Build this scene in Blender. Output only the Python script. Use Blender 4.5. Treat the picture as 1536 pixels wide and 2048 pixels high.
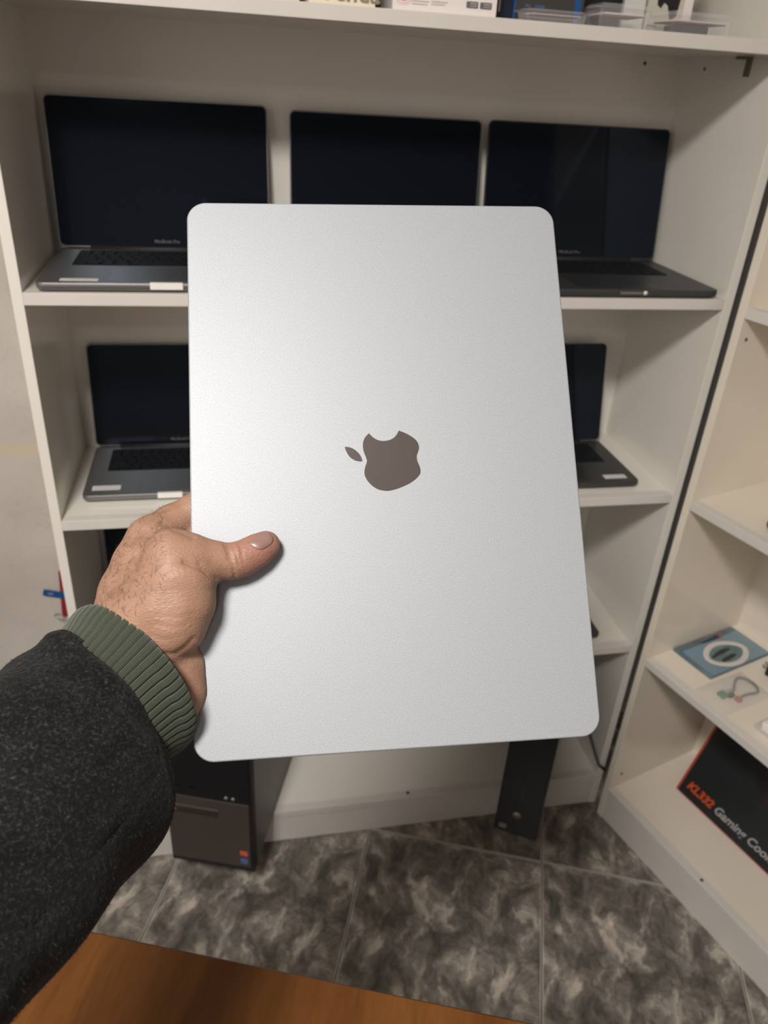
import bpy, bmesh, math, random
import numpy as np
from mathutils import Vector, Matrix

for _o in list(bpy.data.objects):
    bpy.data.objects.remove(_o, do_unlink=True)
SC = bpy.context.scene
COL = SC.collection
random.seed(7)
RNG = np.random.RandomState(5)

# ------------------------------------------------------------------ camera
# x runs along the front of the rear bookcase, y goes into it, z is up; floor z = 0
CAM = np.array([0.2633417, -1.11400142, 1.45])
R_RIGHT = np.array([0.98035555, -0.18893527, 0.05662557])
R_UP = np.array([0.04430758, 0.49071034, 0.87019550])
R_FWD = np.array([0.19219738, 0.85059204, -0.48944187])
FPX = 1544.225
cam_data = bpy.data.cameras.new('camera')
cam_data.sensor_fit = 'HORIZONTAL'
cam_data.sensor_width = 36.0
cam_data.lens = 36.0 * FPX / 1536.0
cam_data.clip_start = 0.01
cam_data.dof.use_dof = True
cam_data.dof.focus_distance = 0.485
cam_data.dof.aperture_fstop = 15.0
cam = bpy.data.objects.new('camera', cam_data)
COL.objects.link(cam)
cam.matrix_world = Matrix(((R_RIGHT[0], R_UP[0], -R_FWD[0], CAM[0]),
                           (R_RIGHT[1], R_UP[1], -R_FWD[1], CAM[1]),
                           (R_RIGHT[2], R_UP[2], -R_FWD[2], CAM[2]),
                           (0, 0, 0, 1)))
SC.camera = cam

# ------------------------------------------------------------------ world, light level
world = bpy.data.worlds.new('world')
SC.world = world
world.use_nodes = True
world.node_tree.nodes['Background'].inputs[0].default_value = (0.5, 0.5, 0.5, 1)
world.node_tree.nodes['Background'].inputs[1].default_value = 0.05
LAMP_POS = [(-0.20, -1.52, 2.42), (-0.10, -3.25, 2.42)]  # the second lamp is an added fill light
LAMP_POWER = [52.0, 9.0]
LAMP_COLOR = (1.0, 0.955, 0.895)
SC.view_settings.view_transform = 'Standard'
SC.view_settings.look = 'None'
SC.view_settings.exposure = 0.0
SC.view_settings.gamma = 1.0
SC.view_settings.use_curve_mapping = False

# ------------------------------------------------------------------ pixel helpers (photo frame 1536x2048)
def ray(px, py):
    return R_FWD + R_RIGHT * (px - 768) / FPX + R_UP * (1024 - py) / FPX
def at_depth(px, py, d):
    return CAM + ray(px, py) * d
def at_z(px, py, z):
    r = ray(px, py)
    return CAM + r * (z - CAM[2]) / r[2]

# ------------------------------------------------------------------ materials
MATS = {}
def mat(name, color, rough=0.5, metal=0.0, spec=0.5, noise=None, bump=None, coat=0.0, trans=0.0, alpha=1.0, emit=None, sheen=0.0, ior=None):
    """noise=(scale, colour2, contrast) mixes a second colour; bump=(scale, strength, distance)"""
    if name in MATS:
        return MATS[name]
    m = bpy.data.materials.new(name)
    m.use_nodes = True
    nt = m.node_tree
    b = nt.nodes['Principled BSDF']
    b.inputs['Base Color'].default_value = (*color, 1)
    b.inputs['Roughness'].default_value = rough
    b.inputs['Metallic'].default_value = metal
    b.inputs['Specular IOR Level'].default_value = spec
    b.inputs['Coat Weight'].default_value = coat
    b.inputs['Coat Roughness'].default_value = 0.08
    b.inputs['Transmission Weight'].default_value = trans
    b.inputs['Alpha'].default_value = alpha
    b.inputs['Sheen Weight'].default_value = sheen
    if ior:
        b.inputs['IOR'].default_value = ior
    if emit:
        b.inputs['Emission Color'].default_value = (*emit[0], 1)
        b.inputs['Emission Strength'].default_value = emit[1]
    tc = nt.nodes.new('ShaderNodeTexCoord')
    if noise:
        n = nt.nodes.new('ShaderNodeTexNoise')
        n.inputs['Scale'].default_value = noise[0]
        n.inputs['Detail'].default_value = 5
        nt.links.new(tc.outputs['Object'], n.inputs['Vector'])
        cr = nt.nodes.new('ShaderNodeValToRGB')
        c = noise[2]
        cr.color_ramp.elements[0].position = 0.5 - c
        cr.color_ramp.elements[1].position = 0.5 + c
        cr.color_ramp.elements[0].color = (*color, 1)
        cr.color_ramp.elements[1].color = (*noise[1], 1)
        nt.links.new(n.outputs['Fac'], cr.inputs['Fac'])
        nt.links.new(cr.outputs['Color'], b.inputs['Base Color'])
    if bump:
        n = nt.nodes.new('ShaderNodeTexNoise')
        n.inputs['Scale'].default_value = bump[0]
        n.inputs['Detail'].default_value = 3
        nt.links.new(tc.outputs['Object'], n.inputs['Vector'])
        bp = nt.nodes.new('ShaderNodeBump')
        bp.inputs['Strength'].default_value = bump[1]
        bp.inputs['Distance'].default_value = bump[2]
        nt.links.new(n.outputs['Fac'], bp.inputs['Height'])
        nt.links.new(bp.outputs['Normal'], b.inputs['Normal'])
    MATS[name] = m
    return m

WHITE = mat('white_laminate', (0.80, 0.765, 0.705), rough=0.16, spec=0.5, noise=(6, (0.77, 0.735, 0.675), 0.2), bump=(180, 0.05, 0.001))
WHITE_B = mat('cream_laminate', (0.79, 0.725, 0.63), rough=0.2, spec=0.5, noise=(5, (0.76, 0.69, 0.59), 0.2), bump=(180, 0.05, 0.001))
EDGE = mat('white_edge_band', (0.68, 0.645, 0.61), rough=0.4, noise=(14, (0.65, 0.615, 0.58), 0.2))
DARK_HOLE = mat('dark_drill_hole', (0.07, 0.062, 0.052), rough=0.9)
GREEN_METAL = mat('dull_green_metal', (0.17, 0.18, 0.14), rough=0.5, metal=0.4)
CEIL = mat('ceiling_paint', (0.78, 0.76, 0.73), rough=0.9, noise=(3, (0.74, 0.72, 0.69), 0.2))
ROOM = mat('room_wall_paint', (0.66, 0.63, 0.60), rough=0.85, noise=(2, (0.62, 0.59, 0.56), 0.25))
ROOM_DARK = mat('mauve_grey_wall_paint', (0.38, 0.365, 0.38), rough=0.85, noise=(2, (0.34, 0.325, 0.34), 0.25))
SPACE_GREY = mat('space_grey_aluminium', (0.22, 0.215, 0.215), rough=0.42, metal=0.75, bump=(2500, 0.03, 0.0002))
DARK_GREY = mat('dark_grey_aluminium', (0.075, 0.075, 0.078), rough=0.45, metal=0.6, bump=(2500, 0.03, 0.0002))
TRACK_GREY = mat('trackpad_grey', (0.13, 0.13, 0.135), rough=0.35, metal=0.6)
TRACK_DARK = mat('trackpad_dark', (0.05, 0.05, 0.053), rough=0.35, metal=0.5)
KEY = mat('black_keycap', (0.006, 0.0065, 0.010), rough=0.6, spec=0.15, noise=(900, (0.014, 0.0145, 0.018), 0.2))
KEYWELL = mat('black_keyboard_well', (0.006, 0.006, 0.008), rough=0.7, spec=0.15)
SCREEN = mat('black_screen_glass', (0.0045, 0.006, 0.010), rough=0.06, spec=0.45, ior=1.42)
SCREEN.node_tree.nodes['Principled BSDF'].inputs['Specular Tint'].default_value = (0.62, 0.80, 1.0, 1)
BEZEL_TEXT = mat('grey_bezel_lettering', (0.11, 0.11, 0.115), rough=0.5)
PAPER = mat('white_paper_label', (0.72, 0.70, 0.70), rough=0.7, noise=(300, (0.55, 0.53, 0.54), 0.15))
TABW = mat('white_plastic_tab', (0.86, 0.84, 0.79), rough=0.4)
BLACK_PL = mat('black_plastic', (0.008, 0.008, 0.010), rough=0.38, bump=(900, 0.05, 0.0003))
BLACK_MATTE = mat('black_matte_plastic', (0.012, 0.012, 0.013), rough=0.6)
BROWN_PL = mat('brown_grey_plastic', (0.052, 0.042, 0.037), rough=0.42, noise=(500, (0.06, 0.048, 0.043), 0.2))
BROWN_LT = mat('brown_grey_recess', (0.032, 0.022, 0.021), rough=0.5)
CASE_STEEL = mat('dark_painted_steel', (0.085, 0.083, 0.078), rough=0.4, metal=0.3, bump=(1200, 0.05, 0.0003))
RED_ST = mat('red_sticker', (0.55, 0.06, 0.03), rough=0.4, noise=(400, (0.7, 0.16, 0.1), 0.1))
BLUE_ST = mat('blue_sticker', (0.06, 0.10, 0.28), rough=0.4, noise=(400, (0.12, 0.18, 0.4), 0.1))
CHROME = mat('grey_silver', (0.45, 0.42, 0.40), rough=0.3, metal=0.7)
WOODLEG = mat('table_leg_metal', (0.06, 0.06, 0.06), rough=0.45, metal=0.5)
CORD = mat('grey_cable_rubber', (0.05, 0.052, 0.05), rough=0.5)

def node(nt, t, **kw):
    n = nt.nodes.new(t)
    for k, v in kw.items():
        if k in n.inputs:
            n.inputs[k].default_value = v
        else:
            setattr(n, k, v)
    return n
def base(name, rough=0.5, metal=0.0):
    m = bpy.data.materials.new(name)
    m.use_nodes = True
    nt = m.node_tree
    b = nt.nodes['Principled BSDF']
    b.inputs['Roughness'].default_value = rough
    b.inputs['Metallic'].default_value = metal
    MATS[name] = m
    return m, nt, b, nt.links.new
def ramp(nt, stops, interp='LINEAR'):
    r = nt.nodes.new('ShaderNodeValToRGB')
    r.color_ramp.interpolation = interp
    e = r.color_ramp.elements
    while len(e) < len(stops):
        e.new(0.5)
    for i, (p, c) in enumerate(stops):
        e[i].position = p
        e[i].color = (*c, 1)
    return r

def make_lid_material():
    m, nt, b, L = base('silver_aluminium', 0.54, 0.27)
    b.inputs['Specular IOR Level'].default_value = 0.3
    b.inputs['Base Color'].default_value = (0.80, 0.80, 0.815, 1)
    tc = node(nt, 'ShaderNodeTexCoord')
    n = node(nt, 'ShaderNodeTexNoise', Scale=1750.0, Detail=3.0)
    L(tc.outputs['Object'], n.inputs['Vector'])
    r = ramp(nt, [(0.3, (0.24, 0.252, 0.27)), (0.7, (0.355, 0.370, 0.394))])
    L(n.outputs['Fac'], r.inputs['Fac'])
    L(r.outputs['Color'], b.inputs['Base Color'])
    bp = node(nt, 'ShaderNodeBump', Strength=0.015, Distance=0.0002)
    L(n.outputs['Fac'], bp.inputs['Height'])
    L(bp.outputs['Normal'], b.inputs['Normal'])
    return m
LID = make_lid_material()
LID_SIDE = mat('silver_aluminium_side', (0.42, 0.42, 0.43), rough=0.4, metal=1.0)
LOGO = mat('mirror_emblem', (0.47, 0.435, 0.46), rough=0.12, metal=1.0)
GAP = mat('gap_shade_black_trim', (0.01, 0.01, 0.01), rough=0.7)  # black of hinge and ports, also painted shade in the lid gap

def make_tile_material():
    m, nt, b, L = base('marbled_vinyl', 0.38)
    tc = node(nt, 'ShaderNodeTexCoord')
    mp = node(nt, 'ShaderNodeMapping')
    mp.inputs['Scale'].default_value = (1.0, 0.72, 1.0)
    mp.inputs['Rotation'].default_value = (0, 0, 0.3)
    L(tc.outputs['Object'], mp.inputs['Vector'])
    warp = node(nt, 'ShaderNodeTexNoise', Scale=9.0, Detail=4.0)
    L(mp.outputs['Vector'], warp.inputs['Vector'])
    addv = node(nt, 'ShaderNodeVectorMath', operation='MULTIPLY_ADD')
    addv.inputs[1].default_value = (0.12, 0.12, 0.12)
    L(warp.outputs['Color'], addv.inputs[0])
    L(mp.outputs['Vector'], addv.inputs[2])
    n1 = node(nt, 'ShaderNodeTexNoise', Scale=17.0, Detail=9.0, Roughness=0.66, Distortion=0.15)
    L(addv.outputs['Vector'], n1.inputs['Vector'])
    r1 = ramp(nt, [(0.35, (0.072, 0.065, 0.058)), (0.46, (0.145, 0.130, 0.115)), (0.54, (0.22, 0.197, 0.172)), (0.63, (0.46, 0.41, 0.355))])
    L(n1.outputs['Fac'], r1.inputs['Fac'])
    n2 = node(nt, 'ShaderNodeTexNoise', Scale=44.0, Detail=6.0, Roughness=0.66, Distortion=0.3)
    L(addv.outputs['Vector'], n2.inputs['Vector'])
    r2 = ramp(nt, [(0.32, (0.55, 0.54, 0.54)), (0.5, (0.95, 0.95, 0.95)), (0.72, (1.5, 1.45, 1.4))])
    L(n2.outputs['Fac'], r2.inputs['Fac'])
    mul = node(nt, 'ShaderNodeMix', data_type='RGBA', blend_type='MULTIPLY')
    mul.inputs[0].default_value = 1.0
    L(r1.outputs['Color'], mul.inputs[6])
    L(r2.outputs['Color'], mul.inputs[7])
    # pale printed line along the tile's border
    sep = node(nt, 'ShaderNodeSeparateXYZ')
    L(tc.outputs['Object'], sep.inputs[0])
    mx = None
    outs = []
    for ax in ('X', 'Y'):
        a = node(nt, 'ShaderNodeMath', operation='ABSOLUTE')
        L(sep.outputs[ax], a.inputs[0])
        outs.append(a)
    mm = node(nt, 'ShaderNodeMath', operation='MAXIMUM')
    L(outs[0].outputs[0], mm.inputs[0])
    L(outs[1].outputs[0], mm.inputs[1])
    gt = node(nt, 'ShaderNodeMath', operation='GREATER_THAN')
    gt.inputs[1].default_value = 0.3775 / 2 - 0.0031
    L(mm.outputs[0], gt.inputs[0])
    mix = node(nt, 'ShaderNodeMix', data_type='RGBA')
    fac = node(nt, 'ShaderNodeMath', operation='MULTIPLY')
    fac.inputs[1].default_value = 0.9
    L(gt.outputs[0], fac.inputs[0])
    L(fac.outputs[0], mix.inputs[0])
    L(mul.outputs[2], mix.inputs[6])
    mix.inputs[7].default_value = (0.50, 0.46, 0.41, 1)
    L(mix.outputs[2], b.inputs['Base Color'])
    bp = node(nt, 'ShaderNodeBump', Strength=0.12, Distance=0.001)
    L(n2.outputs['Fac'], bp.inputs['Height'])
    L(bp.outputs['Normal'], b.inputs['Normal'])
    return m
TILE = make_tile_material()
GROUT = mat('floor_joint', (0.06, 0.054, 0.048), rough=0.8)

def make_wood():
    m, nt, b, L = base('brown_wood_veneer', 0.36)
    b.inputs['Specular IOR Level'].default_value = 0.35
    tc = node(nt, 'ShaderNodeTexCoord')
    mp = node(nt, 'ShaderNodeMapping')
    mp.inputs['Scale'].default_value = (1.0, 0.16, 1.0)
    L(tc.outputs['Object'], mp.inputs['Vector'])
    n = node(nt, 'ShaderNodeTexNoise', Scale=13.0, Detail=5.0, Roughness=0.55, Distortion=0.8)
    L(mp.outputs['Vector'], n.inputs['Vector'])
    r = ramp(nt, [(0.25, (0.060, 0.020, 0.004)), (0.45, (0.115, 0.042, 0.009)), (0.6, (0.150, 0.058, 0.013)), (0.8, (0.205, 0.086, 0.021))])
    L(n.outputs['Fac'], r.inputs['Fac'])
    n2 = node(nt, 'ShaderNodeTexNoise', Scale=240.0, Detail=3.0)
    L(mp.outputs['Vector'], n2.inputs['Vector'])
    r2 = ramp(nt, [(0.3, (0.88, 0.86, 0.83)), (0.6, (1.03, 1.03, 1.03))])
    L(n2.outputs['Fac'], r2.inputs['Fac'])
    mul = node(nt, 'ShaderNodeMix', data_type='RGBA', blend_type='MULTIPLY')
    mul.inputs[0].default_value = 1.0
    L(r.outputs['Color'], mul.inputs[6])
    L(r2.outputs['Color'], mul.inputs[7])
    L(mul.outputs[2], b.inputs['Base Color'])
    return m
WOOD = make_wood()

def make_wall_material():
    m, nt, b, L = base('grubby_painted_wall', 0.7)
    tc = node(nt, 'ShaderNodeTexCoord')
    n = node(nt, 'ShaderNodeTexNoise', Scale=7.0, Detail=5.0)
    L(tc.outputs['Object'], n.inputs['Vector'])
    r = ramp(nt, [(0.3, (0.50, 0.455, 0.415)), (0.7, (0.585, 0.54, 0.495))])
    L(n.outputs['Fac'], r.inputs['Fac'])
    # a yellowed strip left by old tape, and scuffs
    sep = node(nt, 'ShaderNodeSeparateXYZ')
    L(tc.outputs['Object'], sep.inputs[0])
    wob = node(nt, 'ShaderNodeTexNoise', Scale=25.0, Detail=3.0)
    L(tc.outputs['Object'], wob.inputs['Vector'])
    ma = node(nt, 'ShaderNodeMath', operation='MULTIPLY_ADD')
    ma.inputs[1].default_value = 0.02
    L(wob.outputs['Fac'], ma.inputs[0])
    L(sep.outputs['Z'], ma.inputs[2])
    sub = node(nt, 'ShaderNodeMath', operation='SUBTRACT')
    L(ma.outputs[0], sub.inputs[0])
    sub.inputs[1].default_value = 0.812
    ab = node(nt, 'ShaderNodeMath', operation='ABSOLUTE')
    L(sub.outputs[0], ab.inputs[0])
    mr = node(nt, 'ShaderNodeMapRange')
    mr.inputs['From Min'].default_value = 0.016
    mr.inputs['From Max'].default_value = 0.008
    L(ab.outputs[0], mr.inputs['Value'])
    mix = node(nt, 'ShaderNodeMix', data_type='RGBA')
    f = node(nt, 'ShaderNodeMath', operation='MULTIPLY')
    f.inputs[1].default_value = 0.6
    L(mr.outputs[0], f.inputs[0])
    L(f.outputs[0], mix.inputs[0])
    L(r.outputs['Color'], mix.inputs[6])
    mix.inputs[7].default_value = (0.62, 0.50, 0.33, 1)
    sc = node(nt, 'ShaderNodeTexNoise', Scale=16.0, Detail=2.0, Distortion=2.0)
    L(tc.outputs['Object'], sc.inputs['Vector'])
    rs = ramp(nt, [(0.0, (1, 1, 1)), (0.485, (1, 1, 1)), (0.5, (0.84, 0.84, 0.84)), (0.515, (1, 1, 1)), (1.0, (1, 1, 1))])
    L(sc.outputs['Fac'], rs.inputs['Fac'])
    mul = node(nt, 'ShaderNodeMix', data_type='RGBA', blend_type='MULTIPLY')
    mul.inputs[0].default_value = 0.6
    L(mix.outputs[2], mul.inputs[6])
    L(rs.outputs['Color'], mul.inputs[7])
    L(mul.outputs[2], b.inputs['Base Color'])
    return m
WALLMAT = make_wall_material()

# ------------------------------------------------------------------ mesh helpers
def mesh_obj(name, verts, faces, material, parent=None, smooth=False, loc=None, rot=None):
    me = bpy.data.meshes.new(name)
    me.from_pydata([tuple(map(float, v)) for v in verts], [], faces)
    me.update()
    o = bpy.data.objects.new(name, me)
    COL.objects.link(o)
    if material is not None:
        me.materials.append(material)
    if smooth:
        for p in me.polygons:
            p.use_smooth = True
    if parent is not None:
        o.parent = parent
    if loc is not None:
        o.location = loc
    if rot is not None:
        o.rotation_euler = rot
    return o
def fix(o):
    bm = bmesh.new()
    bm.from_mesh(o.data)
    bmesh.ops.recalc_face_normals(bm, faces=bm.faces)
    bm.to_mesh(o.data)
    bm.free()
    return o
def box(name, x0, x1, y0, y1, z0, z1, material, parent=None, bevel=0.0):
    bm = bmesh.new()
    bmesh.ops.create_cube(bm, size=1.0)
    for v in bm.verts:
        v.co = Vector(((x0 + x1) / 2 + v.co.x * (x1 - x0), (y0 + y1) / 2 + v.co.y * (y1 - y0), (z0 + z1) / 2 + v.co.z * (z1 - z0)))
    if bevel > 0:
        bmesh.ops.bevel(bm, geom=bm.edges[:], offset=bevel, segments=2, profile=0.6, affect='EDGES')
    me = bpy.data.meshes.new(name)
    bm.to_mesh(me)
    bm.free()
    me.materials.append(material)
    o = bpy.data.objects.new(name, me)
    COL.objects.link(o)
    if parent is not None:
        o.parent = parent
    return o
def rr_outline(w, h, r, seg=8, cx=0.0, cy=0.0):
    pts = []
    r = max(min(r, w / 2 - 1e-5, h / 2 - 1e-5), 1e-5)
    for (sx, sy, a0) in ((1, 1, 0), (-1, 1, 90), (-1, -1, 180), (1, -1, 270)):
        for i in range(seg + 1):
            a = math.radians(a0 + 90.0 * i / seg)
            pts.append((cx + sx * (w / 2 - r) + r * math.cos(a), cy + sy * (h / 2 - r) + r * math.sin(a)))
    return pts
def rr_prism(name, w, h, r, profile, material, parent=None, seg=8, cx=0.0, cy=0.0, smooth=False):
    """rounded rectangle in xy, stacked rings (inset, z) from bottom to top"""
    verts, faces, rings = [], [], []
    for ins, z in profile:
        k = len(verts)
        o = rr_outline(w - 2 * ins, h - 2 * ins, r - ins, seg, cx, cy)
        verts += [(x, y, z) for x, y in o]
        rings.append(range(k, k + len(o)))
    n = len(rings[0])
    for a, b in zip(rings[:-1], rings[1:]):
        for i in range(n):
            faces.append((a[i], a[(i + 1) % n], b[(i + 1) % n], b[i]))
    faces.append(tuple(reversed(rings[0])))
    faces.append(tuple(rings[-1]))
    o = mesh_obj(name, verts, faces, material, parent)
    if smooth:
        for p in o.data.polygons[:-2]:
            p.use_smooth = True
    return o
def tube(name, pts, rad, material, parent=None, n=8, closed=False):
    P = [Vector(p) for p in pts]
    verts, faces = [], []
    m = len(P)
    up = Vector((0.123, 0.32, 0.94)).normalized()
    for i, p in enumerate(P):
        if closed:
            t = (P[(i + 1) % m] - P[i - 1])
        else:
            t = P[min(i + 1, m - 1)] - P[max(i - 1, 0)]
        t.normalize()
        a = t.cross(up)
        if a.length < 1e-4:
            a = t.cross(Vector((1, 0, 0)))
        a.normalize()
        b = t.cross(a)
        rr = rad[i] if isinstance(rad, (list, tuple)) else rad
        for k in range(n):
            an = 2 * math.pi * k / n
            verts.append(p + (a * math.cos(an) + b * math.sin(an)) * rr)
    for i in range(m if closed else m - 1):
        j = (i + 1) % m
        for k in range(n):
            faces.append((i * n + k, i * n + (k + 1) % n, j * n + (k + 1) % n, j * n + k))
    if not closed:
        faces.append(tuple(range(n - 1, -1, -1)))
        faces.append(tuple(range((m - 1) * n, m * n)))
    return fix(mesh_obj(name, verts, faces, material, parent, smooth=True))
def cyl(name, center, axis, r, length, material, parent=None, n=20):
    c = Vector(center)
    a = Vector(axis).normalized()
    return tube(name, [c - a * length / 2, c + a * length / 2], r, material, parent, n)
def empty(name, loc=(0, 0, 0), rz=0.0):
    o = bpy.data.objects.new(name, None)
    COL.objects.link(o)
    o.location = loc
    o.rotation_euler = (0, 0, rz)
    o.empty_display_size = 0.05
    return o
def tag(o, label, cat, group=None):
    o['label'] = label
    o['category'] = cat
    if group:
        o['group'] = group
    return o
def struct(o, label=None, cat=None):
    o['kind'] = 'structure'
    if label:
        o['label'] = label
        o['category'] = cat
    return o
def text_mesh(name, s, size, material, parent, matrix, shear=0.0, extrude=0.0002, bold=0.0, spacing=1.0, align='LEFT'):
    cu = bpy.data.curves.new(name, 'FONT')
    cu.body = s
    cu.size = size
    cu.shear = shear
    cu.extrude = extrude
    cu.offset = bold
    cu.space_character = spacing
    cu.align_x = align
    cu.resolution_u = 3
    tmp = bpy.data.objects.new(name + '_tmp', cu)
    COL.objects.link(tmp)
    dg = bpy.context.evaluated_depsgraph_get()
    me = bpy.data.meshes.new_from_object(tmp.evaluated_get(dg))
    bpy.data.objects.remove(tmp, do_unlink=True)
    bpy.data.curves.remove(cu)
    me.name = name
    me.materials.clear()
    me.materials.append(material)
    me.transform(matrix)
    o = bpy.data.objects.new(name, me)
    COL.objects.link(o)
    o.parent = parent
    return o
# text standing on a front face: reads along +x, up +z, facing -y
FRONT = Matrix(((1, 0, 0, 0), (0, 0, -1, 0), (0, 1, 0, 0), (0, 0, 0, 1)))
def poly_prism(name, pts, z0, z1, material, parent=None):
    n = len(pts)
    verts = [(x, y, z0) for x, y in pts] + [(x, y, z1) for x, y in pts]
    faces = [tuple(range(n - 1, -1, -1)), tuple(range(n, 2 * n))]
    faces += [(i, (i + 1) % n, n + (i + 1) % n, n + i) for i in range(n)]
    o = mesh_obj(name, verts, faces, material, parent)
    return fix(o)
def catmull(pts, sub=5, corners=()):
    out = []
    n = len(pts)
    for i in range(n):
        p0, p1, p2, p3 = pts[i - 1], pts[i], pts[(i + 1) % n], pts[(i + 2) % n]
        if i in corners:
            p0 = p1
        if (i + 1) % n in corners:
            p3 = p2
        for k in range(sub):
            t = k / sub
            out.append(tuple(0.5 * ((2 * b) + (-a + c) * t + (2 * a - 5 * b + 4 * c - d) * t * t + (-a + 3 * b - 3 * c + d) * t ** 3)
                             for a, b, c, d in zip(p0, p1, p2, p3)))
    return out

# ------------------------------------------------------------------ room shell
YW = 0.305                      # rear wall
EB = np.array([0.30522072, -0.95228164]); NB = np.array([0.95228164, 0.30522072])
B_O = np.array([1.06200808, -0.04313175])   # inner front left corner of the side bookcase, on the floor
ZC = 2.52; YF = -4.3
wr0 = B_O + NB * 0.292
def on_wr(y):
    t = (y - wr0[1]) / EB[1]
    return wr0 + EB * t
c1 = on_wr(YW); c2 = on_wr(YF)
poly = [(-0.95, YW), (c1[0], YW), (c2[0], YF), (-0.95, YF)]
floor = struct(poly_prism('floor', poly, -0.06, -0.003, GROUT))
ceiling = struct(poly_prism('ceiling', poly, ZC, ZC + 0.05, CEIL))
struct(fix(mesh_obj('wall_back', [(x, y, z) for z in (-0.06, ZC + .05) for x, y in ((-1.0, YW), (c1[0] + .05, YW), (c1[0] + .05, YW + .06), (-1.0, YW + .06))],
       [(0, 1, 2, 3), (4, 5, 6, 7), (0, 1, 5, 4), (1, 2, 6, 5), (2, 3, 7, 6), (3, 0, 4, 7)], WALLMAT)))
struct(box('wall_left', -1.0, -0.95, YF - .05, YW, -0.06, ZC + .05, ROOM))
struct(box('wall_front', -0.95, c2[0] + .05, YF - .05, YF, -0.06, ZC + .05, ROOM_DARK))
q0, q1 = c1, c2
nn = NB * 0.05
struct(fix(mesh_obj('wall_right', [(x, y, z) for z in (-0.06, ZC + .05) for x, y in (tuple(q0), tuple(q1), tuple(q1 + nn), tuple(q0 + nn))],
       [(0, 1, 2, 3), (4, 5, 6, 7), (0, 1, 5, 4), (1, 2, 6, 5), (2, 3, 7, 6), (3, 0, 4, 7)], ROOM)))
# vinyl floor tiles
EF = np.array([0.93195421, -0.36257599]); NF = np.array([0.36257599, 0.93195421])
T = 0.3775
T3 = 0.2225; C1 = 1.1374
tile_me = None
def inside(p, m=0.0):
    n = len(poly); ok = True
    for i in range(n):
        a = np.array(poly[i]); b2 = np.array(poly[(i + 1) % n]); d = b2 - a
        if (d[0] * (p[1] - a[1]) - d[1] * (p[0] - a[0])) / np.linalg.norm(d) > -m:
            ok = False
    return ok
for i in range(-8, 11):
    for j in range(-12, 3):
        ctr = CAM[:2] + EF * (T3 + (i + 0.5) * T) + NF * (C1 + (j + 0.5) * T)
        cor = [ctr + EF * a * T / 2 + NF * b2 * T / 2 for a in (-1, 1) for b2 in (-1, 1)]
        if not all(inside(c) for c in cor):
            # cut the tile along the walls
            pl = [np.array(c) for c in (cor[0], cor[1], cor[3], cor[2])]
            pl = [ctr + (c - ctr) * (1 - 0.0022 / T) for c in pl]
            for e in range(4):
                a = np.array(poly[e]); dd = np.array(poly[(e + 1) % 4]) - a
                side = lambda p: dd[0] * (p[1] - a[1]) - dd[1] * (p[0] - a[0])
                out = []
                for k in range(len(pl)):
                    p, q2 = pl[k - 1], pl[k]
                    sp, sq = side(p), side(q2)
                    if (sp < 0) != (sq < 0):
                        out.append(p + (q2 - p) * sp / (sp - sq))
                    if sq < 0:
                        out.append(q2)
                pl = out
                if len(pl) < 3:
                    break
            if len(pl) < 3:
                continue
            loc = [((p - ctr) @ EF, (p - ctr) @ NF) for p in pl]
            if max(l[0] for l in loc) - min(l[0] for l in loc) < 0.01 or max(l[1] for l in loc) - min(l[1] for l in loc) < 0.01:
                continue
            t = poly_prism('tile', loc, -0.003, 0.0, TILE, floor)
            t.location = (ctr[0], ctr[1], 0)
            t.rotation_euler = (0, 0, math.atan2(EF[1], EF[0]))
            continue
        if tile_me is None:
            t0 = rr_prism('tile', T - 0.0022, T - 0.0022, 0.001, [(0, -0.003), (0, -0.0006), (0.0006, 0.0)], TILE, floor, seg=1)
            tile_me = t0.data
            t = t0
        else:
            t = bpy.data.objects.new('tile', tile_me)
            COL.objects.link(t)
            t.parent = floor
        t.location = (ctr[0], ctr[1], 0)
        t.rotation_euler = (0, 0, math.atan2(EF[1], EF[0]))

# ------------------------------------------------------------------ ceiling lamp, and a farther one added as fill
for lpos, lpow, lab in zip(LAMP_POS, LAMP_POWER, ('round white drum lamp on the ceiling nearest the bookcases', 'round white drum lamp added for fill light, farther from the bookcases')):
    lamp = tag(empty('ceiling_lamp', (lpos[0], lpos[1], ZC)), lab, 'lamp')
    cyl('housing', (0, 0, -0.04), (0, 0, 1), 0.205, 0.08, CEIL, lamp, 40)
    cyl('diffuser', (0, 0, -0.088), (0, 0, 1), 0.195, 0.016, mat('lamp_diffuser', (0.9, 0.9, 0.9), rough=0.6, emit=(LAMP_COLOR, 3.0)), lamp, 40)
    ld = bpy.data.lights.new('lamp_light', 'AREA')
    ld.shape = 'DISK'
    ld.size = 0.38
    ld.energy = lpow
    ld.color = LAMP_COLOR
    lo = bpy.data.objects.new('lamp_light', ld)
    COL.objects.link(lo)
    lo.parent = lamp
    lo.location = (0, 0, -0.099)

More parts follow.
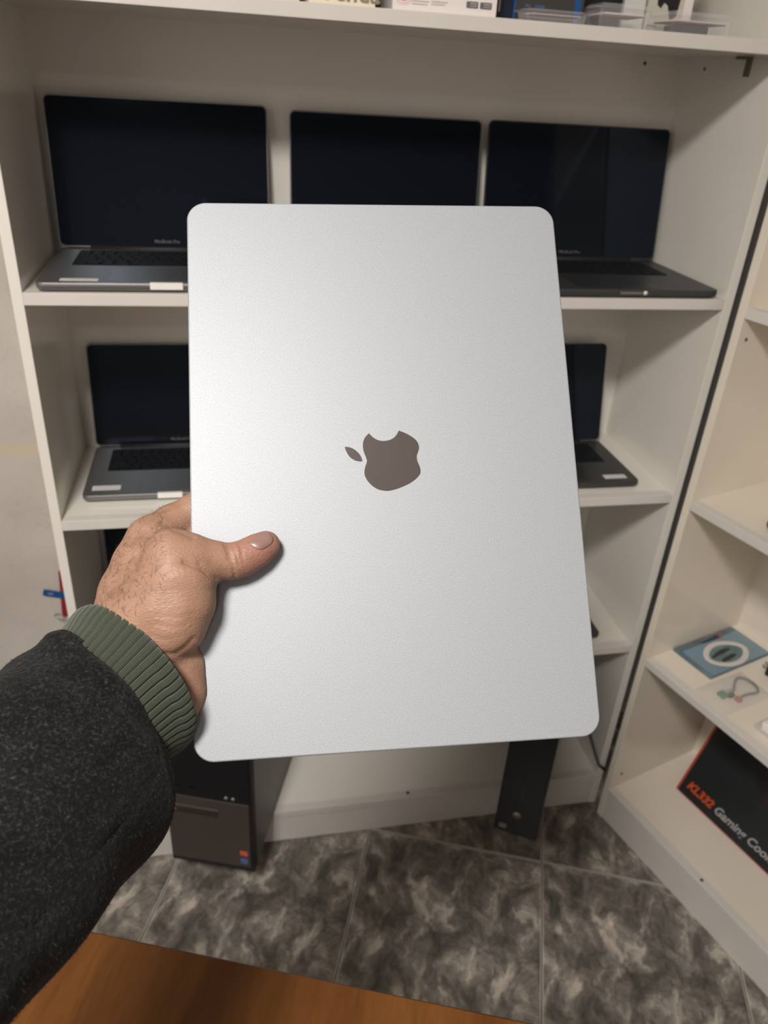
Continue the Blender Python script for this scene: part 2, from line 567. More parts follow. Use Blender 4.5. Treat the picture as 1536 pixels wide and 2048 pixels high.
# ------------------------------------------------------------------ bookcases
W_A = 1.0515; DEP = 0.283; TH = 0.0155; ST = 0.017
def bookcase(name, label, width, depth, zs, zp, laminate, loc, rz, ztop=1.877):
    r = tag(empty(name, loc, rz), label, 'bookcase')
    box('side_panel', -TH + 0.001, 0, 0, depth + 0.006, 0, ztop, laminate, r, 0.0008)
    box('side_panel', width, width + TH, 0, depth + 0.006, 0, ztop, laminate, r, 0.0008)
    box('back_panel', 0, width, depth, depth + 0.006, 0.0, ztop, laminate, r)
    box('plinth', 0, width, 0.002, 0.018, 0, zp - ST, EDGE, r, 0.0006)
    for z in [zp - ST] + zs:
        s = box('shelf', 0, width, 0.018, depth, z, z + ST, laminate, r)
        box('edge_band', 0, width, 0.0, 0.018, z, z + ST, EDGE, s, 0.0008)
    box('top_board', -TH, width + TH, 0, depth + 0.006, ztop, ztop + ST, laminate, r, 0.0008)
    return r
ZA = [0.4502, 0.8008, 1.1552, 1.5077]
ZP = 0.091
bookA = bookcase('bookcase', 'wide white laminate bookcase holding open laptops on its shelves', W_A, DEP, ZA, ZP, WHITE, (0, 0, 0), 0)
ZB = [0.4492, 0.8097, 1.1536, 1.5077]
ANG = math.atan2(EB[1], EB[0])
bookB = bookcase('bookcase', 'cream white bookcase set at an angle beside the laptop bookcase', 1.0515, 0.272, ZB, ZP, WHITE_B, (B_O[0], B_O[1], 0), ANG)
# drill holes, peg and bracket in the panels
def disc_on(parent, c, axis, r, name='drill_hole', m=DARK_HOLE):
    return cyl(name, c, axis, r, 0.0012, m, parent, 12)
disc_on(bookA, (W_A, 0.215, 1.492), (1, 0, 0), 0.0027)
disc_on(bookA, (0.979, DEP, 1.496), (0, 1, 0), 0.003)
disc_on(bookA, (0.612, 0.012, ZP), (0, 0, 1), 0.004)
disc_on(bookB, (0.255, 0.010, ZP), (0, 0, 1), 0.0036)
disc_on(bookB, (0.0, 0.028, 0.128), (1, 0, 0), 0.0035)
disc_on(bookB, (0.0, 0.02, 1.118), (1, 0, 0), 0.003)
br = box('shelf_bracket', W_A - 0.003, W_A, 0.088, 0.101, 1.482, 1.5077, GREEN_METAL, bookA, 0.0008)
box('bracket_flange', W_A - 0.014, W_A - 0.003, 0.088, 0.112, 1.5045, 1.5077, GREEN_METAL, br, 0.0006)

# ------------------------------------------------------------------ desk
d0 = np.array([0.117, -0.646]); d1 = np.array([0.503, -0.791])
ed = (d1 - d0) / np.linalg.norm(d1 - d0)
desk_ang = math.atan2(ed[1], ed[0])
desk = tag(empty('desk', (d0[0], d0[1], 0), desk_ang), 'brown wood veneer desk top below the outstretched arm', 'desk')
# local x along the far edge, local -y towards the viewer
top = rr_prism('desk_top', 1.50, 0.62, 0.012, [(0.0015, 0.725), (0, 0.727), (0, 0.748), (0.002, 0.75)], WOOD, desk, cx=0.14, cy=-0.31)
for x in (-0.55, 0.83):
    box('leg', x - 0.02, x + 0.02, -0.075, -0.035, 0, 0.725, WOODLEG, desk, 0.002)
    box('leg', x - 0.02, x + 0.02, -0.585, -0.545, 0, 0.725, WOODLEG, desk, 0.002)
box('apron', -0.53, 0.81, -0.06, -0.045, 0.665, 0.725, WOODLEG, desk, 0.001)
box('apron', -0.53, 0.81, -0.575, -0.56, 0.665, 0.725, WOODLEG, desk, 0.001)

# ------------------------------------------------------------------ open laptops on the shelves
KEYMESH = {}
def key_mesh(kw, kd):
    k = (round(kw, 5), round(kd, 5))
    if k not in KEYMESH:
        o = rr_prism('key', kw, kd, 0.0015, [(0, 0), (0, 0.0008), (0.0005, 0.0012)], KEY, None, seg=2)
        KEYMESH[k] = o.data
        bpy.data.objects.remove(o)
    return KEYMESH[k]
def open_laptop(label, x0, x1, y0, y1, z, top_y, top_z, body, track, group, sticker=None, tab=None, text=True, keys=True, rz=0.0):
    """base from front y0 to hinge y1 resting on height z, lid leaning back to (top_y, top_z)"""
    w = x1 - x0; d = y1 - y0; th = 0.0135
    cx, cy = (x0 + x1) / 2, (y0 + y1) / 2
    r = tag(empty('laptop', (cx, cy, z), rz), label, 'laptop', group)
    b = rr_prism('base', w, d, 0.011, [(0.006, 0.0012), (0.0015, 0.0035), (0, 0.006), (0, th - 0.001), (0.0008, th)], body, r, seg=6, smooth=True)
    for sx in (-1, 1):
        for sy in (-1, 1):
            cyl('rubber_foot', (sx * (w / 2 - 0.03), sy * (d / 2 - 0.025), 0.0008), (0, 0, 1), 0.006, 0.0016, BLACK_MATTE, b, 10)
    # keyboard
    kw, kd = w * 0.80, d * 0.45
    ky = d / 2 - d * 0.085 - kd / 2
    kb = rr_prism('keyboard', kw, kd, 0.003, [(0, th - 0.0004), (0, th + 0.0002)], KEYWELL, r, seg=3, cx=0, cy=ky)
    if keys:
        rows = [14, 14, 14, 13, 12, 9]
        pd = kd / 6.0
        for ri, n in enumerate(rows):
            yk = ky + kd / 2 - pd * (ri + 0.5)
            if n == 9:
                widths = [1, 1, 1, 1.2, 4.8, 1.2, 1, 1.2, 1.2]
            elif n == 14 and ri == 1:
                widths = [1] * 13 + [1.5]
            elif n == 14 and ri == 2:
                widths = [1.5] + [1] * 13
            elif n == 13:
                widths = [1.8] + [1] * 11 + [1.8]
            elif n == 12:
                widths = [2.3] + [1] * 10 + [2.3]
            else:
                widths = [1] * n
            u = kw / sum(widths)
            xk = -kw / 2
            for wk in widths:
                o = bpy.data.objects.new('key', key_mesh(round(u * wk - 0.0026, 4), round(pd - 0.0026, 4)))
                COL.objects.link(o)
                o.parent = kb
                o.location = (xk + u * wk / 2, yk, th)
                xk += u * wk
    tw, td = w * 0.42, d * 0.36
    rr_prism('trackpad', tw, td, 0.004, [(0, th - 0.0004), (0, th + 0.00025)], track, r, seg=3, cx=0, cy=-d / 2 + 0.012 + td / 2)
    cyl('hinge', (0, d / 2 - 0.004, th + 0.0005), (1, 0, 0), 0.0045, w * 0.72, BLACK_MATTE, r, 12)
    # lid
    hy, hz = d / 2 - 0.004, th + 0.002
    vy, vz = (top_y - cy) - hy, (top_z - z) - hz
    lh = math.hypot(vy, vz)
    a = math.atan2(vz, vy)          # angle of lid from +y
    lid = rr_prism('lid', w, lh, 0.009, [(0.0012, -0.0048), (0, -0.0038), (0, -0.0006), (0.0004, 0)], body, r, seg=6, cy=lh / 2)
    # lid local: x right, y up along the lid, z towards the viewer
    lid.matrix_local = Matrix(((1, 0, 0, 0), (0, math.cos(a), -math.sin(a), hy), (0, math.sin(a), math.cos(a), hz), (0, 0, 0, 1)))
    rr_prism('screen', w - 0.003, lh - 0.004, 0.008, [(0, -0.0004), (0.0002, 0.0005)], SCREEN, lid, seg=6, cy=lh / 2)
    if text:
        text_mesh('lettering', 'MacBook Pro', 0.0072, BEZEL_TEXT, lid, Matrix.Translation((0, 0.0085, 0.0007)), align='CENTER', extrude=0.0001, bold=0.0001)
    if sticker:
        sx, sy, sw, sd = sticker
        o = rr_prism('paper_label', sw, sd, 0.001, [(0, th), (0, th + 0.0004)], PAPER, r, seg=2, cx=sx - cx, cy=sy - cy)
    if tab:
        tx, tw2 = tab
        o = box('edge_tab', tx - cx - tw2 / 2, tx - cx + tw2 / 2, -d / 2 - 0.0016, -d / 2 + 0.004, 0.0052, th + 0.0008, TABW, r, 0.0006)
    return r
Z1, Z2, Z3, Z4 = ZA[3] + ST, ZA[2] + ST, ZA[1] + ST, ZA[0] + ST
G = 'open laptops in the white bookcase'
open_laptop('grey open laptop with white label and edge tab, upper shelf beside the left panel', 0.015, 0.346, 0.004, 0.238, Z2, 0.263, 1.402, SPACE_GREY, TRACK_GREY, G, rz=0.014,
            sticker=(0.070, 0.022, 0.050, 0.013), tab=(0.186, 0.044))
open_laptop('open laptop between two others, only its dark screen showing above held laptop', 0.379, 0.698, 0.012, 0.236, Z2, 0.262, 1.398, SPACE_GREY, TRACK_GREY, G)
open_laptop('charcoal open laptop at the right end of the upper shelf, without paper label', 0.708, 1.038, 0.000, 0.226, Z2, 0.256, 1.400, DARK_GREY, TRACK_DARK, G)
open_laptop('grey open laptop with white label, middle shelf above the hand', 0.024, 0.330, 0.056, 0.250, Z3, 0.276, 1.016, SPACE_GREY, TRACK_GREY, G,
            sticker=(0.060, 0.083, 0.045, 0.016), tab=(0.163, 0.040))
open_laptop('charcoal open laptop with white label, middle shelf right of the held laptop', 0.695, 1.001, 0.032, 0.216, Z3, 0.258, 1.020, DARK_GREY, TRACK_DARK, G,
            sticker=(0.960, 0.054, 0.044, 0.015), tab=(0.838, 0.03))
open_laptop('open laptop on the lower shelf, dark screen edge behind the wrist', 0.012, 0.318, 0.052, 0.240, Z4, 0.268, 0.668, SPACE_GREY, TRACK_GREY, G, keys=False)
open_laptop('charcoal laptop on the lower shelf, only a base corner beyond held laptop', 0.690, 0.994, 0.028, 0.214, Z4, 0.256, 0.670, DARK_GREY, TRACK_DARK, G, keys=False)
# small silver stud and grey strip on the front edge of the charcoal laptop
lp3 = [o for o in COL.objects if o.name.startswith('laptop') and 'without paper label' in o.get('label', '')][0]
box('edge_strip', -0.006, 0.030, -0.1142, -0.112, 0.0068, 0.0105, mat('grey_strip', (0.16, 0.15, 0.15), rough=0.4), lp3, 0.0003)
cyl('edge_stud', (0.036, -0.1135, 0.0088), (0, 1, 0), 0.0034, 0.003, mat('pale_stud', (0.75, 0.72, 0.68), rough=0.3), lp3, 12)

# ------------------------------------------------------------------ desktop computers overhanging the bottom shelf
def turned(name, label, cat, a, ang, z):
    return tag(empty(name, (a[0], a[1], z), ang), label, cat)
tw = turned('tower_computer', 'black and brown grey desktop computer tower with red and blue stickers', 'computer', (0.117, -0.082), math.radians(-19.3), ZP)
TWW, TWH, TWD = 0.166, 0.345, 0.355
box('case', 0.001, TWW - 0.001, 0.022, TWD, 0.0, TWH, CASE_STEEL, tw, 0.002)
fb = box('front_frame', 0, TWW, 0.004, 0.022, 0.0, TWH, BLACK_MATTE, tw, 0.002)
box('lower_panel', 0.002, TWW - 0.006, 0.0, 0.005, 0.016, 0.190, BROWN_PL, tw, 0.0015)
box('upper_panel', 0.002, TWW - 0.004, 0.0, 0.005, 0.193, TWH - 0.003, BLACK_PL, tw, 0.0015)
slot = box('drive_slot', 0.006, 0.101, -0.0006, 0.0008, 0.146, 0.164, BROWN_LT, tw, 0.0003)
box('drive_lip', 0.006, 0.101, -0.0016, 0.0004, 0.163, 0.167, mat('brown_grey_lip', (0.085, 0.072, 0.065), rough=0.4), tw, 0.0004)
box('red_mark', 0.012, 0.020, -0.0010, -0.0004, 0.152, 0.156, RED_ST, slot)
rr_prism('red_label', 0.015, 0.013, 0.001, [(0, 0), (0, 0.0005)], RED_ST, tw, seg=2).matrix_local = Matrix.Translation((0.147, 0.0, 0.056)) @ FRONT
rr_prism('blue_label', 0.014, 0.015, 0.001, [(0, 0), (0, 0.0005)], BLUE_ST, tw, seg=2).matrix_local = Matrix.Translation((0.147, 0.0, 0.034)) @ FRONT
for k, xx in enumerate((0.118, 0.131)):
    cyl('audio_jack', (xx, -0.0004, 0.203), (0, 1, 0), 0.0035, 0.0016, CHROME, tw, 14)
for k in range(2):
    box('usb_port', 0.02 + k * 0.03, 0.034 + k * 0.03, -0.0004, 0.001, 0.215, 0.221, KEYWELL, tw)
sf = turned('slim_computer', 'slim black desktop computer standing upright with round silver emblem', 'computer', (0.771, -0.102), math.radians(-31.4), ZP)
SW, SH, SD = 0.090, 0.335, 0.325
box('case', 0.001, SW - 0.001, 0.02, SD, 0.0, SH, BLACK_MATTE, sf, 0.002)
box('front_panel', 0, SW, 0.0, 0.02, 0.0, SH, BLACK_PL, sf, 0.003)
cyl('round_emblem', (0.042, -0.0005, 0.058), (0, 1, 0), 0.0085, 0.0016, CHROME, sf, 24)
text_mesh('emblem_letters', 'hp', 0.010, BLACK_PL, sf, Matrix.Translation((0.042, -0.0014, 0.055)) @ FRONT, shear=0.3, align='CENTER')
rr_prism('silver_label', 0.015, 0.013, 0.001, [(0, 0), (0, 0.0006)], mat('grey_label', (0.30, 0.30, 0.32), rough=0.4, noise=(500, (0.15, 0.15, 0.17), 0.1)), sf, seg=2).matrix_local = Matrix.Translation((0.018, 0.0, 0.017)) @ FRONT
box('drive_slot', 0.044, 0.050, -0.0005, 0.001, 0.105, 0.165, mat('slot_grey', (0.022, 0.022, 0.022), rough=0.4), sf, 0.0003)
box('power_button', 0.040, 0.052, -0.001, 0.001, 0.290, 0.302, CHROME, sf, 0.001)
# a grey cable lying on the side panel behind
cb = tube('power_cable', [(1.046, 0.25, 0.0912), (1.046, 0.24, 0.30), (1.0465, 0.17, 0.27), (1.0465, 0.11, 0.212), (1.0468, 0.062, 0.165), (1.0470, 0.032, 0.148), (1.0468, 0.008, 0.136), (1.048, -0.0045, 0.128), (1.056, -0.0065, 0.122), (1.0645, -0.004, 0.112)], 0.0034, CORD)
tag(cb, 'dark cable hanging on the side panel beside the slim computer', 'cable')

# ------------------------------------------------------------------ things on the top shelf of the rear bookcase
CREAM = mat('cream_card', (0.78, 0.69, 0.55), rough=0.6, noise=(8, (0.74, 0.65, 0.51), 0.2))
CREAM2 = mat('beige_card', (0.70, 0.58, 0.42), rough=0.6, noise=(8, (0.66, 0.55, 0.40), 0.2))
BOXWHITE = mat('white_card', (0.80, 0.74, 0.72), rough=0.5)
BOXGREY = mat('grey_card', (0.50, 0.49, 0.47), rough=0.5)
TEXTGREY = mat('grey_brown_print', (0.24, 0.20, 0.15), rough=0.6)
PRINTGREY = mat('pale_grey_print', (0.42, 0.38, 0.37), rough=0.6)
PRINTRED = mat('red_print', (0.60, 0.05, 0.05), rough=0.5)
PRINTPINK = mat('pink_print', (0.72, 0.42, 0.40), rough=0.5)
BADGE = mat('grey_badge_print', (0.13, 0.12, 0.12), rough=0.5)
NAVY = mat('navy_card', (0.010, 0.016, 0.035), rough=0.35)
BLUE = mat('blue_card', (0.012, 0.085, 0.27), rough=0.35)
CHARCOAL = mat('charcoal_card', (0.055, 0.05, 0.047), rough=0.35)
BLACKCARD = mat('black_card', (0.012, 0.012, 0.013), rough=0.4)
def carton(name, label, x0, x1, y0, y1, h, m, z=Z1, cat='box', group=None):
    r = tag(empty(name, (x0, y0, z)), label, cat, group)
    box('carton', 0, x1 - x0, 0, y1 - y0, 0, h, m, r, 0.0006)
    return r
carton('cardboard_box', 'beige cardboard box on top shelf, left of the lettered cream box', 0.285, 0.374, 0.045, 0.20, 0.11, CREAM2)
tb = carton('router_box', 'cream box with large grey lettering on the top shelf', 0.384, 0.468, 0.030, 0.20, 0.15, CREAM)
text_mesh('lettering', 'Tenda', 0.030, TEXTGREY, tb, Matrix.Translation((0.014, -0.0003, 0.006)) @ FRONT, shear=0.15, bold=0.0006, extrude=0.0002)
carton('dark_box', 'dark grey box set back between cream box and white box', 0.474, 0.486, 0.09, 0.22, 0.13, mat('dark_green_grey_card', (0.06, 0.062, 0.052), rough=0.6))
wb = carton('gadget_box', 'white box with red round emblem and two grey badges on top shelf', 0.487, 0.622, 0.012, 0.075, 0.14, BOXWHITE)
box('grey_side', -0.0004, 0.0002, 0.003, 0.060, 0.003, 0.137, BOXGREY, wb)  # left side of the white box, coloured grey
def front_ring(parent, cx, cz, r, wd, m, name='emblem_ring'):
    pts = [(cx + r * math.cos(2 * math.pi * k / 36), -0.0002, cz + r * math.sin(2 * math.pi * k / 36)) for k in range(36)]
    return tube(name, pts, wd, m, parent, 5, closed=True)
front_ring(wb, 0.0135, 0.0185, 0.0075, 0.0006, PRINTRED)
front_ring(wb, 0.0135, 0.0185, 0.0105, 0.0003, PRINTPINK)
front_ring(wb, 0.0135, 0.0185, 0.0125, 0.0002, PRINTPINK)
cyl('emblem_core', (0.0125, -0.0003, 0.0195), (0, 1, 0), 0.0032, 0.0008, PRINTRED, wb, 18)
text_mesh('red_lettering', 'USB', 0.0095, PRINTRED, wb, Matrix.Translation((0.0245, -0.0003, 0.0150)) @ FRONT, bold=0.0004)
for k, (xa, xb, zz, mm2) in enumerate(((0.0245, 0.046, 0.0105, PRINTGREY), (0.0245, 0.044, 0.0075, PRINTGREY), (0.049, 0.060, 0.0142, PRINTPINK), (0.049, 0.070, 0.0112, PRINTGREY), (0.049, 0.067, 0.0085, PRINTGREY))):
    box('print_line', xa, xb, -0.0004, 0.0002, zz, zz + 0.0010, mm2, wb)
for xa in (0.0995, 0.1175):
    bd = rr_prism('badge', 0.0155, 0.0072, 0.0012, [(0, 0), (0, 0.0004)], BADGE, wb, seg=3)
    bd.matrix_local = Matrix.Translation((xa + 0.003, 0.0, 0.0118)) @ FRONT
    box('badge_line', -0.003, 0.006, 0.0008, 0.0020, 0.0003, 0.0006, PRINTGREY, bd)
    box('badge_line', -0.003, 0.006, -0.0018, -0.0008, 0.0003, 0.0006, PRINTGREY, bd)
nb = carton('game_box', 'navy and charcoal box with bright blue edges on the top shelf', 0.6325, 0.7555, 0.050, 0.098, 0.15, CHARCOAL)
box('dark_spine', -0.0006, 0.010, -0.0006, 0.04, 0.0, 0.15, BLACKCARD, nb)
box('spine_mark', 0.0035, 0.006, -0.0010, 0.0, 0.010, 0.036, PRINTGREY, nb)
box('navy_band', 0.0102, 0.0245, -0.0008, 0.04, 0.0, 0.15, NAVY, nb)
box('blue_edge', 0.0245, 0.0275, -0.0010, 0.04, 0.0, 0.15, BLUE, nb)
box('blue_edge', 0.110, 0.1185, -0.0010, 0.04, 0.0, 0.15, BLUE, nb)
for xa, ww in ((0.040, 0.008), (0.054, 0.014)):
    box('blue_print', xa, xa + ww, -0.0005, 0.0002, 0.017, 0.021, mat('dull_blue_print', (0.05, 0.09, 0.18), rough=0.5), nb)
carton('black_box', 'black box standing behind the clear plastic packs', 0.757, 0.832, 0.100, 0.19, 0.14, BLACKCARD)
carton('pale_box', 'plain pale grey box beside the black box on top shelf', 0.840, 0.872, 0.105, 0.20, 0.13, mat('pale_grey_card', (0.66, 0.65, 0.60), rough=0.5))
pb = carton('figure_box', 'pale box printed with a black angular shape on top shelf', 0.876, 0.945, 0.105, 0.20, 0.14, mat('stone_card', (0.56, 0.53, 0.45), rough=0.5))
sh = poly_prism('black_shape', [(0.012, 0.060), (0.014, 0.038), (0.020, 0.034), (0.024, 0.041), (0.030, 0.038), (0.038, 0.018), (0.046, 0.026), (0.050, 0.060)], 0, 0.0004, BLACKCARD, pb)
sh.matrix_local = Matrix.Translation((0, 0.0, 0.0)) @ FRONT
box('print_line', 0.003, 0.017, -0.0004, 0.0002, 0.0115, 0.0135, TEXTGREY, pb)
box('cream_edge', 0.0555, 0.0690, -0.0005, 0.01, 0.0, 0.14, BOXWHITE, pb)
# clear plastic packs
CLEAR = mat('clear_plastic', (0.80, 0.78, 0.80), rough=0.08, spec=0.6, alpha=0.2)
BROWNCARD = mat('red_brown_card', (0.22, 0.10, 0.065), rough=0.6)
def clam(label, x, y, z, w, d, h, tilt, rz, black=False):
    r = tag(empty('plastic_pack', (x, y, z), rz), label, 'packaging', 'clear plastic packs on the top shelf')
    r.rotation_euler = (tilt[0], tilt[1], rz)
    rr_prism('tray', w, d, 0.006, [(0.004, 0.0), (0.002, h * 0.75), (-0.004, h * 0.78), (-0.004, h * 0.84), (0.004, h * 0.86), (0.007, h)], CLEAR, r, seg=4)
    c = box('card', -w / 2 + 0.010, w / 2 - 0.010, -d / 2 + 0.006, d / 2 - 0.008, h * 0.50, h * 0.56, BROWNCARD, r)
    box('card_face', -w / 2 + 0.010, w / 2 - 0.010, -d / 2 + 0.0055, d / 2 - 0.008, h * 0.56, h * 0.62, BOXWHITE, c)
    if black:
        box('insert', -w / 2 + 0.02, w / 2 - 0.035, -d / 2 + 0.006, d / 2 - 0.02, 0.0012, h * 0.42, BLACKCARD, r, 0.002)
    return r
clam('flat clear plastic pack with white card in front of navy box', 0.702, 0.0235, Z1, 0.088, 0.042, 0.014, (0, 0), 0.0)
clam('tall clear plastic pack with orange brown card in front of black box', 0.803, 0.048, Z1, 0.076, 0.066, 0.028, (0, 0), -0.03)
clam('tilted clear plastic pack with black insert beside the side panel', 0.915, 0.052, Z1, 0.098, 0.070, 0.026, (0.0, 0.0), 0.06, True)

# ------------------------------------------------------------------ key tag and red strap on the wall beside the bookcase
RED_STRAP = mat('red_strap', (0.33, 0.015, 0.02), rough=0.6, noise=(60, (0.22, 0.01, 0.014), 0.2))
BLUE_TAG = mat('blue_tag_plastic', (0.012, 0.075, 0.24), rough=0.35)
hk = empty('key_strap', (-0.074, YW - 0.004, 0.53))
tag(hk, 'red strap with blue tag and metal ring hanging on the grubby wall', 'keyring')
strap = fix(mesh_obj('strap', [(-0.019, 0, 0), (0.020, 0, 0), (0.020, 0, -0.115), (-0.027, 0, -0.115), (-0.019, 0.002, 0), (0.020, 0.002, 0), (0.020, 0.002, -0.115), (-0.027, 0.002, -0.115)],
     [(0, 1, 2, 3), (4, 5, 6, 7), (0, 1, 5, 4), (1, 2, 6, 5), (2, 3, 7, 6), (3, 0, 4, 7)], RED_STRAP, hk))
bt = rr_prism('blue_tag', 0.046, 0.015, 0.002, [(0, 0), (0.0003, 0.0018)], BLUE_TAG, hk, seg=3)
bt.matrix_local = Matrix.Translation((-0.033, -0.0016, -0.054)) @ Matrix.Rotation(math.radians(16), 4, 'Y') @ FRONT
text_mesh('tag_writing', 'wk', 0.010, mat('pale_blue_ink', (0.30, 0.36, 0.6), rough=0.5), bt, Matrix.Translation((-0.008, -0.003, 0.0019)), align='CENTER', extrude=0.0001)
tube('ring', [(-0.032 + 0.010 * math.cos(a), -0.004 - 0.006 * math.cos(a), -0.112 + 0.007 * math.sin(a)) for a in [2 * math.pi * k / 20 for k in range(20)]], 0.0011, CHROME, hk, 6, closed=True)
cyl('nail', (0.008, 0.0, -0.004), (0, 1, 0), 0.0022, 0.012, CHROME, hk, 10)
tube('strap_end', [(0.002, -0.001, -0.113), (-0.004, -0.002, -0.135), (-0.015, -0.002, -0.155), (-0.022, -0.001, -0.185)], 0.005, mat('dark_strap', (0.05, 0.045, 0.04), rough=0.6), hk, 8)

# ------------------------------------------------------------------ things on the angled bookcase
def b_root(name, label, cat, s, n, z, rz=0.0, group=None):
    p = B_O + EB * s + NB * n
    return tag(empty(name, (p[0], p[1], z), ANG + rz), label, cat, group)
ZB3 = ZB[0] + ST; ZB2 = ZB[1] + ST
# printed packet: local x = along shelf front, y = into the shelf
PK_DARK = mat('packet_slate_blue', (0.07, 0.11, 0.14), rough=0.25, noise=(30, (0.14, 0.20, 0.24), 0.2), coat=0.4)
PK_LIGHT = mat('packet_light_blue', (0.17, 0.29, 0.42), rough=0.25, noise=(22, (0.20, 0.28, 0.30), 0.2), coat=0.4)
PK_TEAL = mat('packet_grey_teal', (0.16, 0.24, 0.25), rough=0.3, noise=(35, (0.10, 0.16, 0.17), 0.2))
PK_WHITE = mat('packet_white_loop', (0.66, 0.62, 0.60), rough=0.3)
PK_BLACK = mat('packet_black_plug', (0.03, 0.035, 0.03), rough=0.4)
pk = b_root('cable_packet', 'blue printed packet picturing a white looped cable with black plugs', 'packet', 0.0505, 0.160, ZB3, -0.0)
rr_prism('sleeve', 0.098, 0.176, 0.003, [(0, 0), (0, 0.0015), (0.001, 0.005), (0.006, 0.0068)], PK_DARK, pk, seg=3)
rr_prism('printed_face', 0.080, 0.166, 0.004, [(0, 0.0066), (0.0004, 0.0072)], PK_LIGHT, pk, seg=3, cx=0.008, cy=0.002)
ov = [(0.012 + 0.028 * math.cos(t) * (1 + 0.1 * math.cos(2 * t)), -0.002 + 0.050 * math.sin(t), 0.0076) for t in [2 * math.pi * k / 40 for k in range(40)]]
lp = tube('white_loop', [(x, y, 0.0074) for x, y, z in ov], 0.0062, PK_WHITE, pk, 8, closed=True)
lp.scale = (1, 1, 0.16); lp.location = (0, 0, 0.0066)
rr_prism('oval_window', 0.040, 0.080, 0.019, [(0, 0.0071), (0, 0.0074)], PK_TEAL, pk, seg=8, cx=0.012, cy=-0.002)
def plug(pts, rads, m, name):
    o = tube(name, [(x, y, 0) for x, y in pts], rads, m, pk, 8)
    o.scale = (1, 1, 0.2); o.location = (0, 0, 0.0082)
    return o
plug([(0.010, -0.040), (0.006, -0.022), (0.004, -0.006), (0.003, 0.016)], [0.002, 0.0035, 0.0055, 0.004], PK_BLACK, 'black_plug')
plug([(0.026, -0.030), (0.024, -0.014), (0.022, 0.006), (0.022, 0.014)], [0.0022, 0.0045, 0.0045, 0.0025], PK_BLACK, 'black_plug')
plug([(-0.033, -0.022), (-0.033, -0.002), (-0.034, 0.014), (-0.035, 0.028)], [0.0018, 0.003, 0.0045, 0.0052], mat('packet_dark_jack', (0.035, 0.04, 0.06), rough=0.4), 'dark_jack')
plug([(-0.035, 0.028), (-0.036, 0.040)], [0.0055, 0.005], mat('packet_red_jack', (0.38, 0.09, 0.10), rough=0.4), 'red_jack')
# clear bag with short cable
BAG = mat('clear_bag_film', (0.85, 0.82, 0.80), rough=0.12, spec=0.7, alpha=0.26, bump=(60, 0.4, 0.002))
bg = b_root('cable_bag', 'clear plastic bag holding short grey cable with green plug and red cap', 'bag', 0.145, 0.083, ZB3 - 0.0011, -0.03)
nx, ny = 16, 22
vv, ff = [], []
for lay in (0, 1):
    for j in range(ny + 1):
        for i in range(nx + 1):
            u, v = i / nx - 0.5, j / ny - 0.5
            dome = max(0.0, (1 - (2 * u) ** 4) * (1 - (2 * v) ** 4))
            zz = 0.0012 + lay * (0.0008 + dome * (0.0095 + 0.0016 * math.sin(23 * u + 9 * v) * math.cos(17 * v - 6 * u)))
            vv.append((u * 0.076, v * 0.126, zz))
nl = (nx + 1) * (ny + 1)
for lay in (0, 1):
    for j in range(ny):
        for i in range(nx):
            a = lay * nl + j * (nx + 1) + i
            ff.append((a, a + 1, a + nx + 2, a + nx + 1))
mesh_obj('bag_film', vv, ff, BAG, bg, smooth=True)
GREYC = mat('grey_cable', (0.13, 0.125, 0.115), rough=0.5)
loop = [(0.006, -0.014), (-0.004, 0.004), (-0.016, 0.020), (-0.024, 0.036), (-0.019, 0.047), (-0.006, 0.052), (0.008, 0.051), (0.018, 0.045), (0.021, 0.036), (0.017, 0.018), (0.016, -0.004)]
lp2 = catmull([(x, y) for x, y in loop], 4)[:4 * (len(loop) - 1)]
tube('cable_loop', [(x, y, 0.0052) for x, y in lp2], 0.0026, GREYC, bg, 8)
box('green_plug', -0.010, 0.006, -0.036, -0.020, 0.0022, 0.0085, mat('green_plug', (0.03, 0.16, 0.06), rough=0.45), bg, 0.0015)
box('black_collar', 0.000, 0.010, -0.022, -0.008, 0.0022, 0.0085, BLACK_MATTE, bg, 0.002)
box('red_cap', 0.013, 0.026, -0.016, -0.006, 0.0022, 0.0085, mat('red_cap', (0.42, 0.06, 0.04), rough=0.45), bg, 0.0018)
box('white_plug', -0.014, -0.006, -0.012, 0.0, 0.0022, 0.0075, mat('white_plug', (0.6, 0.6, 0.57), rough=0.4), bg, 0.0015)
# white adapter box at the shelf edge and dark pieces further along
wbx = b_root('adapter_box', 'white box in clear sleeve lying at the front edge of the shelf', 'box', 0.222, 0.040, ZB3, 0.0)
rr_prism('clear_tray', 0.140, 0.10, 0.006, [(0.0, 0.0), (0.0, 0.006), (0.003, 0.0075)], CLEAR, wbx, seg=4, cx=0.07, cy=0.05)
rr_prism('white_case', 0.128, 0.088, 0.005, [(0.001, 0.0012), (0, 0.002), (0, 0.016), (0.002, 0.018)], mat('white_gloss_plastic', (0.80, 0.77, 0.73), rough=0.25), wbx, seg=4, cx=0.073, cy=0.05)
dk = b_root('charger_plug', 'black charger plug lying behind the cable bag', 'charger', 0.150, 0.205, ZB3, 0.3)
rr_prism('body', 0.042, 0.034, 0.005, [(0.001, 0.0), (0, 0.002), (0, 0.022), (0.003, 0.026)], BLACK_PL, dk, seg=4)
cyl('pin', (-0.022, 0.007, 0.013), (1, 0, 0), 0.002, 0.016, CHROME, dk, 10)
cyl('pin', (-0.022, -0.007, 0.013), (1, 0, 0), 0.002, 0.016, CHROME, dk, 10)
d2 = b_root('dark_cable_coil', 'small dark coil lying on the middle shelf of the angled bookcase', 'cable', 0.140, 0.062, ZB2 + 0.0040, 0.0)
